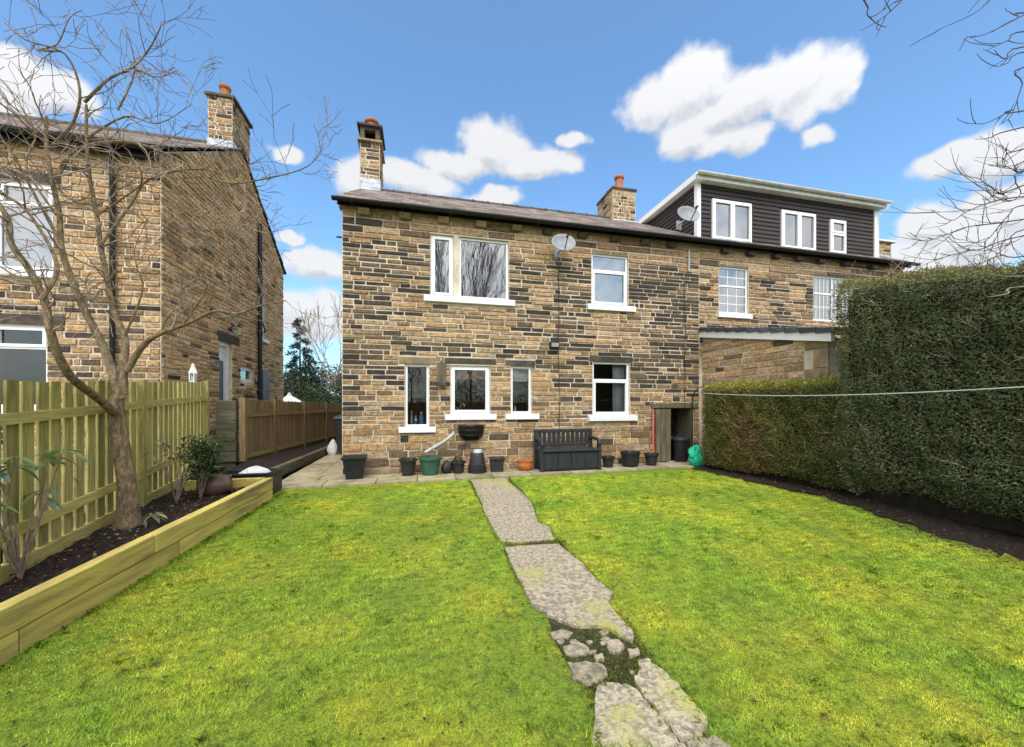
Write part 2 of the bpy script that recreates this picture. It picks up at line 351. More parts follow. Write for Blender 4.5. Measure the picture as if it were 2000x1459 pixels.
def np_mesh(name, V, Fc, mat, parent=None, cols=None, kind=None, center=(0,0,0)):
    V = np.asarray(V, 'f'); Fc = np.asarray(Fc, 'i'); k = Fc.shape[1]
    me = bpy.data.meshes.new(name); me.vertices.add(len(V)); me.vertices.foreach_set('co', (V-np.array(center, 'f')).ravel())
    me.loops.add(Fc.size); me.loops.foreach_set('vertex_index', Fc.ravel())
    me.polygons.add(len(Fc)); me.polygons.foreach_set('loop_start', np.arange(0, Fc.size, k, dtype='i'))
    me.update(calc_edges=True)
    if cols is not None:
        a = me.color_attributes.new('col', 'FLOAT_COLOR', 'POINT'); a.data.foreach_set('color', np.c_[cols, np.ones(len(cols))].astype('f').ravel())
    return link(name, me, mat, parent, center, kind)
def leaves(P, D, Nn, ln, wd, cols, fold=0.0):
    """diamond leaves: root P, direction D, face normal Nn"""
    D = D/np.linalg.norm(D, axis=1, keepdims=True); S = np.cross(D, Nn); S /= (np.linalg.norm(S, axis=1, keepdims=True)+1e-9)
    ln = np.asarray(ln).reshape(-1, 1); wd = np.asarray(wd).reshape(-1, 1)
    U = np.cross(S, D)
    a = P; b = P+D*ln*.45+S*wd*.5+U*ln*fold; c = P+D*ln; d = P+D*ln*.45-S*wd*.5+U*ln*fold
    V = np.stack([a, b, c, d], 1).reshape(-1, 3); n = len(P)
    return V, np.arange(4*n).reshape(n, 4), np.repeat(cols, 4, axis=0)
def facY(Y): return lambda u, v, n: (u, Y-n, v)
def facX(X): return lambda u, v, n: (X+n, u, v)
# ------------------------------------------------------------------ stone walls
TAN = [(.44,.30,.17), (.39,.26,.14), (.49,.35,.205), (.36,.26,.165), (.44,.33,.22), (.46,.295,.145)]
DRK = [(.065,.052,.042), (.085,.066,.05), (.11,.083,.06), (.05,.043,.037), (.15,.11,.075)]
MIDC = [(.25,.17,.095), (.30,.20,.11), (.21,.145,.088), (.33,.235,.14)]
def stone_rects(u0, u1, v0, v1, holes, rg, hs=(.115, .165), ls=(.2, .56), g=.018, top=None):
    out = []; v = v0
    while v < v1-.03:
        h = rg.uniform(*hs)
        if v+h > v1-.06: h = v1-v
        br = sorted({u0, u1} | {x for a, b, c, d in holes if c < v+h and d > v for x in (a, b) if u0 < x < u1})
        segs = []
        for a, b in zip(br, br[1:]):
            m = (a+b)/2; free = [(v, v+h)]
            for (ha, hb, hc, hd) in holes:
                if ha <= m <= hb:
                    nf = []
                    for (p, q) in free:
                        if hd <= p or hc >= q: nf.append((p, q)); continue
                        if hc > p+.045: nf.append((p, hc))
                        if hd < q-.045: nf.append((hd, q))
                    free = nf
            for fr in free:
                if segs and segs[-1][2] == fr and abs(segs[-1][1]-a) < 1e-6: segs[-1] = (segs[-1][0], b, fr)
                else: segs.append((a, b, fr))
        for a, b, (p, q) in segs:
            x = a; first = True
            while x < b-1e-4:
                l = rg.uniform(*ls)
                if rg.random() < .12: l *= .5
                if first: l *= rg.uniform(.45, 1); first = False
                if x+l > b-.12: l = b-x
                out.append((x+g/2, x+l-g/2, p+g/2, q-g/2)); x += l
        v += h
    return out
def stone_mesh(mb, T, r, rg, col, top=None, proud=(.008, .030)):
    a, b, c, d = r; n1 = rg.uniform(*proud); J = lambda k: rg.uniform(-k, k); j = .005
    o = [(a+J(j), c+J(j)), ((a+b)/2+J(.02), c+J(.004)), (b+J(j), c+J(j)), (b+J(.004), (c+d)/2), (b+J(j), d+J(j)), ((a+b)/2+J(.02), d+J(.004)), (a+J(j), d+J(j)), (a+J(.004), (c+d)/2)]
    e = .009; mu, mv = (a+b)/2, (c+d)/2; W, H = max(b-a, .03), max(d-c, .03)
    i = [(mu+(u-mu)*(1-2*e/W*1.2), mv+(v-mv)*(1-2*e/H*1.2)) for u, v in o]
    if top:
        o = [(u, min(v, top(u)-.03)) for u, v in o]; i = [(u, min(v, top(u)-.04)) for u, v in i]
    vs = [T(u, v, -.01) for u, v in o]+[T(u, v, n1+J(.003)) for u, v in i]
    fs = [(k, (k+1) % 8, 8+(k+1) % 8, 8+k) for k in range(8)]+[tuple(range(8, 16))]
    mb.add(vs, fs, col)
def pick(rg, p, lift=1.0):
    x = rg.random()
    if x < p*.74: c = rg.choice(DRK)
    elif x < p*.74+.18+p*.14: c = rg.choice(MIDC)
    else: c = rg.choice(TAN)
    k = rg.uniform(.82, 1.12)*lift; return tuple(min(1, q*k) for q in c)
def lay_stones(house, jobs, limit=300):
    """jobs: (T, rect, colour, top, rng); the stones that show largest become parts, the rest one part"""
    def size(j):
        T, r = j[0], j[1]; p = Vector(T((r[0]+r[1])/2, (r[2]+r[3])/2, 0)); d = p-Vector((0, 0, EYE))
        yc = p.x*SA+p.y*CA; xr = p.x*CA-p.y*SA
        if yc < .5: return 0
        px = 1000+F*xr/yc; py = HY-F*d.z/yc; A = (r[1]-r[0])*(r[3]-r[2])
        nrm = Vector(T(0, 0, 1))-Vector(T(0, 0, 0)); cosv = max(0, -nrm.dot(d.normalized()))
        vis = 1 if (-20 < px < 2020 and -20 < py < 1000) else .02
        if j[5] and j[5](px, py): vis = .02
        return vis*A*cosv/d.length_squared
    jobs = sorted(jobs, key=size, reverse=True)
    rest = MB()
    for k, (T, r, col, top, rg, hid) in enumerate(jobs):
        if k < limit:
            m = MB(); stone_mesh(m, T, r, rg, col, top); m.build('stone', 'stone', house)
        else: stone_mesh(rest, T, r, rg, col, top)
    if rest.v: rest.build('stones', 'stone', house, kind='stuff')
def wall_face(mb, T, u0, u1, v0, v1, holes, depth=.16, top=None):
    us = sorted({u0, u1} | {x for h in holes for x in h[:2] if u0 < x < u1}); vv = sorted({v0, v1} | {x for h in holes for x in h[2:] if v0 < x < v1})
    for a, b in zip(us, us[1:]):
        for c, d in zip(vv, vv[1:]):
            mu, mv = (a+b)/2, (c+d)/2
            if any(h[0] < mu < h[1] and h[2] < mv < h[3] for h in holes): continue
            mb.add([T(a,c,0), T(b,c,0), T(b,d,0), T(a,d,0)], [(0,1,2,3)])
    for a, b, c, d in holes:
        q = [(a,c),(b,c),(b,d),(a,d)]
        for k in range(4):
            (p0, q0), (p1, q1) = q[k], q[(k+1) % 4]
            mb.add([T(p0,q0,0), T(p1,q1,0), T(p1,q1,-depth), T(p0,q0,-depth)], [(0,1,2,3)])
# ------------------------------------------------------------------ windows
def window(house, T, u0, u1, v0, v1, cells, label=None, sill=None, glass='glass', curtain=None, bars=None, fw=.05, n0=-.12, n1=-.05, name='window', frame_mat='upvc'):
    c = Vector(T((u0+u1)/2, v0, n1)); w = bpy.data.objects.new(name, None); COL.objects.link(w); w.parent = house; w.location = c-WO[house.name]; WO[w.name] = c; w.empty_display_size = .1
    if label: w['label'] = label
    f = MB(); e = .004
    for r in ((u0+e,u0+fw,v0+e,v1-e), (u1-fw,u1-e,v0+e,v1-e), (u0+fw,u1-fw,v0+e,v0+fw), (u0+fw,u1-fw,v1-fw,v1-e)): f.tbox(T, *r, n0, n1)
    iu0, iu1, iv0, iv1 = u0+fw, u1-fw, v0+fw, v1-fw; W, H = iu1-iu0, iv1-iv0
    xs = sorted({x for q in cells for x in (q[0], q[1]) if 0 < x < 1}); ys = sorted({y for q in cells for y in (q[2], q[3]) if 0 < y < 1})
    mh = .022
    panes = []
    for (a, b, cc, d, sash) in cells:
        A = iu0+a*W+(mh if a > 0 else 0); B = iu0+b*W-(mh if b < 1 else 0); C_ = iv0+cc*H+(mh if cc > 0 else 0); D = iv0+d*H-(mh if d < 1 else 0)
        if b < 1: f.tbox(T, B, B+2*mh, C_-(mh if cc > 0 else 0), D+(mh if d < 1 else 0), n0, n1-.002)
        if d < 1: f.tbox(T, A-(mh if a > 0 else 0), B, D, D+2*mh, n0, n1-.004)
        panes.append((A, B, C_, D, sash))
    f.build('frame', frame_mat, w)
    for (A, B, C_, D, sash) in panes:
        if sash:
            s = MB(); k = .042; m = n1+.014; l = n1-.03
            s.tbox(T, A-.008, A+k, C_-.008, D+.008, l, m).tbox(T, B-k, B+.008, C_-.008, D+.008, l, m).tbox(T, A+k, B-k, C_-.008, C_+k, l, m).tbox(T, A+k, B-k, D-k, D+.008, l, m)
            s.build('sash', frame_mat, w); A += k; B -= k; C_ += k; D -= k
        g = MB(); n = n1-.025; g.add([T(A,C_,n), T(B,C_,n), T(B,D,n), T(A,D,n)], [(0,1,2,3)]); g.build('pane', glass, w)
        if bars:
            bm = MB(); nx, ny = bars; ny = max(1, round(ny*(D-C_)/H)); t = .009
            for i in range(1, nx): x = A+(B-A)*i/nx; bm.tbox(T, x-t, x+t, C_, D, n-.004, n+.008)
            for i in range(1, ny): y = C_+(D-C_)*i/ny; bm.tbox(T, A, B, y-t, y+t, n-.005, n+.006)
            bm.build('glazing_bars', frame_mat, w)
    if sill:
        a, b, c0, d0 = sill; MB().tbox(T, a, b, c0, d0, -.10, .075).build('sill', 'sill', w, bevel=.008)
    for cu in (curtain or []):
        a, b, mat, top = cu; k = 40; m = MB(); A, B = u0+(u1-u0)*a, u0+(u1-u0)*b; vb, vt = v0-.05, v0+(v1-v0)*top+.02
        for i in range(k+1):
            u = A+(B-A)*i/k; n = -.24+.022*math.sin(i*1.35)+.012*math.sin(i*.6+1)
            m.add([T(u, vb, n), T(u, vt, n-.01)], [])
        m.f = [(2*i, 2*i+2, 2*i+3, 2*i+1) for i in range(k)]
        m.build('curtain', mat, w, smooth=True)
    return w
def room(house, x0, x1, y0, y1, z0, z1, mat, name='room'):
    m = MB(); P = lambda x, y, z: (x, y, z)
    m.add([(x0,y0,z0),(x1,y0,z0),(x1,y1,z0),(x0,y1,z0),(x0,y0,z1),(x1,y0,z1),(x1,y1,z1),(x0,y1,z1)], [(0,1,2,3),(4,5,6,7),(1,2,6,5),(2,3,7,6),(3,0,4,7)])
    m.build(name, mat, house)
def slates(house, x0, x1, ye, ze, yr, zr, rg, rows=19, wid=.30, mat='slate', name='roof_slates', base=(.42,.37,.34), skip=None):
    m = MB(); sl = math.hypot(yr-ye, zr-ze); dy, dz = (yr-ye)/sl, (zr-ze)/sl; ex = sl/rows; ny, nz = -dz*(1 if yr > ye else 1), abs(dy)
    ny = -dz if yr > ye else dz
    for r in range(rows):
        x = x0-(wid/2 if r % 2 else 0)
        while x < x1:
            a, b = max(x0, x+.004), min(x1, x+wid-.004); x += wid
            if b-a < .03 or (skip and skip((a+b)/2, r/rows)): continue
            s0, s1 = r*ex-.01+rg.uniform(-.006, .006), (r+1)*ex+.04; h0 = .030+rg.uniform(0, .008); h1 = .004
            k = rg.uniform(.62, 1.25); col = tuple(q*k*rg.uniform(.94, 1.06) for q in base)
            Pp = lambda u, s, h: (u, ye+dy*s+ny*h, ze+dz*s+nz*h)
            m.hexa([Pp(a,s0,h0-.014),Pp(b,s0,h0-.014),Pp(b,s1,h1-.014),Pp(a,s1,h1-.014),Pp(a,s0,h0),Pp(b,s0,h0),Pp(b,s1,h1),Pp(a,s1,h1)], col)
    return m.build(name, mat, house, kind='stuff')
def sub(house, name, loc, label=None):
    w = bpy.data.objects.new(name, None); COL.objects.link(w); w.parent = house; w.location = Vector(loc)-WO[house.name]; WO[w.name] = Vector(loc); w.empty_display_size = .1
    if label: w['label'] = label
    return w
def chimney_pot(parent, x, y, z, h, r=.13):
    MB().lathe([(r*.95,0),(r*1.02,.04),(r*.86,.08),(r*.80,h-.10),(r*1.0,h-.08),(r*1.06,h-.03),(r*.98,h),(r*.74,h),(r*.70,h-.25)], (x,y,z), 16).build('pot', 'terracotta', parent, smooth=True)
def stack(house, x0, x1, y0, y1, z0, z1, rg, flash=.2, label=None, dark=.35):
    ch = sub(house, 'chimney', ((x0+x1)/2, (y0+y1)/2, z0), label)
    MB().box(x0, x1, y0, y1, z0, z1).build('stack_core', 'mortar', ch)
    m = MB()
    for T, a, b in ((facY(y0), x0, x1), (lambda u,v,n: (x0-n, u, v), y0, y1), (facX(x1), y0, y1), (lambda u,v,n: (u, y1+n, v), x0, x1)):
        for r in stone_rects(a, b, z0+flash, z1, [], rg, (.09,.13), (.14,.34), .014): stone_mesh(m, T, r, rg, pick(rg, dark), None, (.004,.02))
    m.build('stack_stones', 'stone', ch, kind='stuff')
    fl = MB(); e = .016
    for q in range(3): fl.box(x0-e-.002*q, x1+e+.002*q, y0-e-.002*q, y1+e+.002*q, z0+flash*q/3, z0+flash*(q+1)/3-.004)
    fl.build('lead_flashing', 'lead', ch)
    return ch
# ------------------------------------------------------------------ ground
WY = 8.3
def sheet(name, pts, mat, kind='structure', parent=None, thick=0.0):
    m = MB(); n = len(pts); pts = [Vector(p) for p in pts]
    if thick:
        m.add(pts+[p-Vector((0,0,thick)) for p in pts], [tuple(range(n)), tuple(range(2*n-1, n-1, -1))]+[(i, n+i, n+(i+1) % n, (i+1) % n) for i in range(n)])
    else: m.add(pts, [tuple(range(n))])
    return m.build(name, mat, parent, kind=kind)
g = MB(); g.add([(-900,-900,-.62),(900,-900,-.62),(900,1200,-.62),(-900,1200,-.62)], [(0,1,2,3)]); g.build('ground', 'ground', kind='structure')
def patio_edge(x): return 7.25+.045*(x+2.4)
# lawn sheet, gently uneven and rising to the house
LX0, LX1, LYB = -2.42, 6.9, -4.0
nx, ny = 90, 110; V = []; Fq = []
rn = random.Random(3); PH = [(rn.uniform(.5,2.2), rn.uniform(.5,2.2), rn.uniform(0,6), rn.uniform(.004,.010)) for _ in range(6)]
def bump_z(x, y): return sum(a*math.sin(fx*x+ph)*math.sin(fy*y+ph*1.7) for fx, fy, ph, a in PH)
def turf_z(x, y): return lawn_z(y)+bump_z(x, y)*min(1, max(0, (patio_edge(x)-y)/1.0))
for j in range(ny+1):
    for i in range(nx+1):
        x = LX0+(LX1-LX0)*i/nx; y = LYB+(patio_edge(x)+.02-LYB)*j/ny; V.append((x, y, turf_z(x, y)))
for j in range(ny):
    for i in range(nx): a = j*(nx+1)+i; Fq.append((a, a+1, a+nx+2, a+nx+1))
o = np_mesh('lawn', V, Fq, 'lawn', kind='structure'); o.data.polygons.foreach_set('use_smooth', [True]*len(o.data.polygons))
# patio of stone slabs along the wall and down the side passage
patio = MB(); patio.hexa([(-2.5,7.27,-.3),(6.75,7.68,-.3),(6.75,WY+.02,-.3),(-2.5,WY+.02,-.3),(-2.5,7.27,-.012),(6.75,7.68,-.012),(6.75,WY+.02,-.012),(-2.5,WY+.02,-.012)])
patio.box(-2.5,-1.4,WY+.02,15.5,-.3,-.012)
patio = patio.build('patio', 'joint', kind='structure')
rg = random.Random(11)
def slab_piece(name, pts, mat, parent, z1, th=.05, rgq=rg, tilt=.004):
    n = len(pts); c = Vector((sum(p[0] for p in pts)/n, sum(p[1] for p in pts)/n, 0)); e = .008
    dz = [rgq.uniform(-tilt, tilt) for _ in pts]
    top = [(c.x+(p[0]-c.x)*.988, c.y+(p[1]-c.y)*.985, z1(p)+d) for p, d in zip(pts, dz)]; mid = [(p[0], p[1], z1(p)+d-e) for p, d in zip(pts, dz)]; bot = [(p[0], p[1], z1(p)-th) for p in pts]
    m = MB(); m.add(top+mid+bot, [tuple(range(n))]+[(n+i, n+(i+1) % n, (i+1) % n, i) for i in range(n)]+[(2*n+i, 2*n+(i+1) % n, n+(i+1) % n, n+i) for i in range(n)])
    return m.build(name, mat, parent)
def slab_row(ya, yb, x0, x1, ls):
    x = x0
    while x < x1-.05:
        l = rg.uniform(*ls)
        if x+l > x1-.3: l = x1-x
        q = .007; a, b = x+q, x+l-q
        slab_piece('paving_slab', [(a,ya(a)+q),(b,ya(b)+q),(b,yb(b)-q),(a,yb(a)-q)], 'slab', patio, lambda p: .004); x += l
slab_row(lambda x: patio_edge(x), lambda x: patio_edge(x)+.50, -2.48, 6.7, (.7,1.0))
slab_row(lambda x: patio_edge(x)+.50, lambda x: WY-.005, -2.48, 6.7, (.6,1.0))
y = WY
while y < 15.2:
    l = rg.uniform(.55,.8); slab_piece('paving_slab', [(-2.48,y+.007),(-1.95,y+.007),(-1.95,y+l-.007),(-2.48,y+l-.007)], 'slab', patio, lambda p: .004)
    slab_piece('paving_slab', [(-1.936,y+.05),(-1.42,y+.05),(-1.42,y+l+.03),(-1.936,y+l+.03)], 'slab', patio, lambda p: .004); y += l
# concrete path across the lawn: cracked slabs, broken near the front
lz = lambda dz: (lambda p: turf_z(p[0], p[1])+dz)
def jag(pts, k=4, amp=.022, rgq=random.Random(5)):
    out = []
    for i, p in enumerate(pts):
        q = pts[(i+1) % len(pts)]
        for j in range(k):
            t = j/k; out.append((p[0]+(q[0]-p[0])*t+(rgq.uniform(-amp, amp) if j else 0), p[1]+(q[1]-p[1])*t+(rgq.uniform(-amp, amp) if j else 0)))
    return out
path = MB(); base = [atLawn(*p) for p in [(918,941),(990,936),(1060,1020),(1105,1060),(1195,1165),(1250,1250),(1300,1320),(1365,1400),(1420,1470),(1180,1470),(1160,1400),(1120,1320),(1068,1240),(1015,1150),(985,1070),(940,985)]]
bq = [atLawn(*p) for p in [(985,1060),(1090,1052),(1110,1075),(1150,1180),(1235,1245),(1262,1290),(1262,1320),(1270,1400),(1300,1470),(1290,1470),(1240,1380),(1165,1360),(1120,1320),(1080,1250),(1075,1225),(1020,1130)]]; path.add([(p.x, p.y, turf_z(p.x, p.y)+.004) for p in bq], [tuple(range(len(bq)-1, -1, -1))])
path = path.build('garden_path', 'moss', kind='structure')
SLABS = []
def path_slab(pxs, name='path_slab', mat='concrete', dz=.032, k=4, amp=.012):
    w = [atLawn(*p) for p in pxs]; pts = jag([(p.x, p.y) for p in w], k, amp)
    ar = sum(pts[i][0]*pts[(i+1) % len(pts)][1]-pts[(i+1) % len(pts)][0]*pts[i][1] for i in range(len(pts)))
    if ar < 0: pts.reverse()
    SLABS.append(pts)
    return slab_piece(name, pts, mat, path, lz(dz), .06)
path_slab([(918,940),(991,936),(1038,985),(1052,1025),(1075,1035),(1083,1057),(1010,1065),(978,1062),(950,1010),(938,980)])
path_slab([(985,1075),(1090,1066),(1130,1100),(1165,1140),(1197,1165),(1190,1190),(1215,1220),(1238,1250),(1236,1262),(1185,1235),(1120,1232),(1068,1212),(1040,1190),(1012,1140)])
path_slab([(1075,1245),(1095,1238),(1120,1242),(1110,1255),(1085,1256)], 'path_fragment', 'rubble', .012, 3, .01)
path_slab([(1183,1262),(1210,1258),(1220,1272),(1208,1287),(1190,1280)], 'path_fragment', 'rubble', .022, 3, .008)
path_slab([(1100,1270),(1130,1262),(1150,1272),(1152,1282),(1125,1290),(1105,1285)], 'path_fragment', 'rubble', .015, 3, .01)
path_slab([(1160,1290),(1176,1288),(1180,1297),(1165,1301)], 'path_fragment', 'rubble', .03, 3, .005)
path_slab([(1107,1300),(1145,1298),(1178,1305),(1187,1325),(1165,1340),(1145,1345),(1120,1325)], 'path_fragment', 'rubble', .016, 3, .012)
path_slab([(1225,1277),(1245,1274),(1250,1284),(1230,1290)], 'path_fragment', 'rubble', .022, 3, .006)
path_slab([(1245,1300),(1262,1297),(1290,1315),(1330,1355),(1382,1415),(1372,1445),(1330,1458),(1285,1400),(1258,1372),(1240,1340),(1250,1320)])
path_slab([(1166,1352),(1195,1345),(1240,1356),(1256,1375),(1282,1403),(1322,1450),(1345,1480),(1160,1480),(1160,1430)])
rq = random.Random(9)
for k in range(26):
    cx, cy = rq.uniform(1085,1250), rq.uniform(1240,1345)
    if cx < 1085+(cy-1240)*.35 or cx > 1225+(cy-1240)*.45: continue
    q = rq.uniform(4,10); path_slab([(cx+q*math.cos(a+rq.uniform(-.3,.3))*rq.uniform(.8,1.4), cy+q*.6*math.sin(a)*rq.uniform(.8,1.2)) for a in (0,1.1,2.2,3.3,4.3,5.3)], 'path_fragment', 'rubble', rq.uniform(.006,.016), 2, .004)
path_slab([(1340,1455),(1395,1440),(1440,1478),(1360,1480)], 'path_fragment', 'rubble', .016, 3, .012)
# flower bed soil behind the sleepers, and the bare strip under the hedges
def soil_z(x, y): return .06+.024*(y-3)
def rough_sheet(name, outline_l, outline_r, ya, yb, zf, nxx=26, nyy=70, amp=.035, seed=1, mat='soil'):
    r = np.random.default_rng(seed); V = []; Fq = []
    for j in range(nyy+1):
        y = ya+(yb-ya)*j/nyy; a, b = outline_l(y), outline_r(y)
        for i in range(nxx+1):
            x = a+(b-a)*i/nxx; e = 0 if i in (0, nxx) else 1; V.append((x, y, zf(x, y)+r.uniform(-amp, amp)*.6*e))
    for j in range(nyy):
        for i in range(nxx): a = j*(nxx+1)+i; Fq.append((a, a+1, a+nxx+2, a+nxx+1))
    o = np_mesh(name, V, Fq, mat, kind='structure'); return o
def fence_x(y): return -3.05-(y-3.71)*.170
rough_sheet('flower_bed', lambda y: fence_x(y)-.1, lambda y: -2.50, -1.5, 6.66, soil_z, seed=2)
def soil_edge(y):
    k = [(-3,5.3),(0,5.5),(2,5.7),(3.1,5.9),(4.1,6.2),(4.9,6.4),(5.6,6.25),(7.3,5.9),(8,5.85)]
    for (a, p), (b, q) in zip(k, k[1:]):
        if a <= y <= b: return p+(q-p)*(y-a)/(b-a)
    return k[0][1]
rough_sheet('hedge_bed', lambda y: soil_edge(y)+.05*math.sin(y*9)+.04*math.sin(y*23), lambda y: 9.5, -3, 7.5, lambda x, y: lawn_z(y)+.008+min(.05, max(0, (x-soil_edge(y))*.1)), 60, 120, .03, 5)
o = sheet('neighbour_garden', [(-14,-4,.12),(-3.55,-4,.12),(-3.55,8.3,.25),(-14,8.3,.25)], 'slab')
o = MB(); o.add([(-14,8.3,.34),(-3.2,8.3,.32),(-2.70,8.3,.17),(-2.45,16,.17),(-2.75,16,.30),(-14,16,.34),(-3.3,7.3,.2),(-2.66,7.3,.1)], [(1,2,3,4),(0,1,4,5),(6,7,2,1)]); o.build('side_strip', 'soil', kind='structure')
# ------------------------------------------------------------------ middle house
HX0, HX1, EZ, RY, RZ = -1.5, 6.75, 5.42, 11.5, 7.40
house = thing('stone_house', (2.6, WY, 0), 'middle stone house with slate roof, white windows and pots along its wall', 'house')
T = facY(WY)
def rectY(pl, pt, pr, pb, Y=WY):   # opening measured in the photo -> metres on the wall
    a = atY(pl, pt, Y); b = atY(pr, pb, Y); return a.x, b.x
def zr(px, py, Y=WY): return atY(px, py, Y).z
def opening(pl, pr, ptop, pbot, Y=WY):   # ptop/pbot taken at the middle
    m = (pl+pr)/2; return (XY(pl, Y), XY(pr, Y), zr(m, pbot, Y), zr(m, ptop, Y))
W_UA = opening(841,886,458,577); W_UB = opening(896.5,993.5,467,584); W_UR = opening(1155.5,1227,497,597)
W_LA = opening(791,838,711,834); W_LB = opening(880,957,714,809); W_LC = opening(998,1038,715,808); W_LR = opening(1157.5,1230,707,812)
zb = min(W_UA[2], W_UB[2]); zt = max(W_UA[3], W_UB[3])
W_UA = (W_UA[0], W_UA[1], zb, zt); W_UB = (W_UB[0], W_UB[1], zb, zt)
S_U = (XY(828,WY), XY(1005,WY), zb-.13, zb); S_UR = (XY(1146,WY), XY(1239.5,WY), W_UR[2]-.13, W_UR[2])
S_LA = (XY(779,WY), XY(851,WY), W_LA[2]-.115, W_LA[2]); S_LB = (XY(869,WY), XY(969,WY), W_LB[2]-.12, W_LB[2])
S_LC = (XY(987,WY), XY(1052,WY), W_LC[2]-.125, W_LC[2]); S_LR = (XY(1149,WY), XY(1243,WY), W_LR[2]-.12, W_LR[2])
L_LA = (XY(779,WY), XY(851,WY), W_LA[3], W_LA[3]+.15); L_LB = (XY(868,WY), XY(969,WY), W_LB[3]+.03, W_LB[3]+.16)
L_LC = (XY(987,WY), XY(1045,WY), W_LC[3], W_LC[3]+.13); L_LR = (XY(1151,WY), XY(1236,WY), W_LR[3], W_LR[3]+.13)
MUL = (W_UA[1], W_UB[0], zb, zt); STORE = (XY(1278,WY), XY(1354,WY), 0, 1.31); STL = (XY(1270,WY), XY(1360,WY), 1.31, 1.42)
BAND = (HX0+.45, HX1, 4.98, 5.12)
wins = [W_UA, W_UB, W_UR, W_LA, W_LB, W_LC, W_LR, STORE]
m = MB(); wall_face(m, T, HX0, HX1, -.1, EZ, wins)
m.add([(HX0,WY,-.1),(HX0,14.7,-.1),(HX0,14.7,EZ),(HX0,RY,RZ-.05),(HX0,WY,EZ)], [(0,1,2,3,4)])
m.add([(HX0,14.7,-.1),(HX1,14.7,-.1),(HX1,14.7,EZ),(HX0,14.7,EZ)], [(0,1,2,3)])
m.build('wall', 'mortar', house)
rg = random.Random(21)
def darkness(u, v):
    p = .56
    if v > 4.72: p = .10
    if v < 1.0: p = .10
    elif v < 1.75: p = .32
    if u < -.4: p += .08
    if u > 3 and v > 1.7 and v < 4.7: p += .14
    if u > 5.3 and v > 1.2: p += .2
    # paler patches below the upstairs sills
    if S_U[0]-.2 < u < S_U[1]+.1 and S_U[2]-.85 < v < S_U[2]: p *= .25
    if S_UR[0] < u < S_UR[1]+.1 and S_UR[2]-.75 < v < S_UR[2]: p *= .25
    if .2 < u < 3 and v < 2.3: p *= .55
    p += .22*math.sin(u*2.3+1.1*math.sin(v*3))*math.sin(v*2.9+u)
    return max(.03, p)
holes = wins+[S_U, S_UR, S_LA, S_LB, S_LC, S_LR, L_LA, L_LB, L_LC, L_LR, MUL, STL]
jobs = []
for r in stone_rects(HX0, HX1, .0, .9, holes, rg, (.12,.17), (.25,.6), .014)+stone_rects(HX0, HX1, .9, 4.86, holes, rg, (.080,.118), (.2,.62), .016): jobs.append((T, r, pick(rg, darkness((r[0]+r[1])/2, (r[2]+r[3])/2)), None, rg, None))
for r in stone_rects(HX0, HX1, 4.86, 5.30, [W_UA, W_UB, MUL, W_UR], rg, (.14,.18), (.5,1.1)): jobs.append((T, r, pick(rg, .06 if r[0] > -1.1 else .5), None, rg, None))
lay_stones(house, jobs)
m = MB(); m.tbox(T, HX0-.05, HX1, 5.30, 5.40, -.1, .05); m.build('eaves_course', 'dressed', house)
for r, mt in ((L_LA,'dressed'), (L_LB,'darkstone'), (L_LC,'darkstone'), (L_LR,'darkstone')):
    MB().tbox(T, r[0], r[1], r[2]+.003, r[3]-.006, -.14, .014).build('lintel', mt, house, bevel=.006)
MB().tbox(T, MUL[0]+.002, MUL[1]-.002, MUL[2]+.002, MUL[3]-.002, -.15, -.01).build('mullion', 'dressed', house)
for px in (712, 791, 866, 939, 1008, 1068, 1136, 1199, 1257, 1308):
    x = XY(px, WY); b = MB()
    b.add([T(x-.11,5.20,0),T(x+.11,5.20,0),T(x+.11,5.20,.08),T(x-.11,5.20,.08),T(x-.11,5.30,0),T(x+.11,5.30,0),T(x+.11,5.30,.15),T(x-.11,5.30,.15)], [(3,2,1,0),(4,5,6,7),(0,1,5,4),(1,2,6,5),(2,3,7,6),(3,0,4,7)])
    b.build('corbel', 'darkstone' if px > 1050 else 'dressed', house, bevel=.008)
# windows
one = [(0,1,0,1,True)]; fixed = [(0,1,0,1,False)]
window(house, T, *W_UA, one, 'narrow left light of the upstairs window', curtain=[(0,1,'curtain',1)])
window(house, T, *W_UB, fixed, 'large fixed upstairs pane', sill=S_U, curtain=[(-.02,.06,'curtain',1),(.8,1.02,'curtain',1)])
tr = [(0,1,0,.70,True),(0,1,.70,1,False)]
window(house, T, *W_UR, tr, 'upstairs window with fanlight above', sill=S_UR, curtain=[(0,1,'curtain',1)])
window(house, T, *W_LA, fixed, sill=S_LA, glass='glass_low'); window(house, T, *W_LB, one, sill=S_LB, glass='glass_low'); window(house, T, *W_LC, fixed, sill=S_LC, glass='glass_low')
window(house, T, *W_LR, [(0,1,0,.68,True),(0,1,.68,1,False)], 'downstairs window with fanlight and grey curtain', sill=S_LR, glass='glass_low', curtain=[(.66,1.02,'drape',1)])
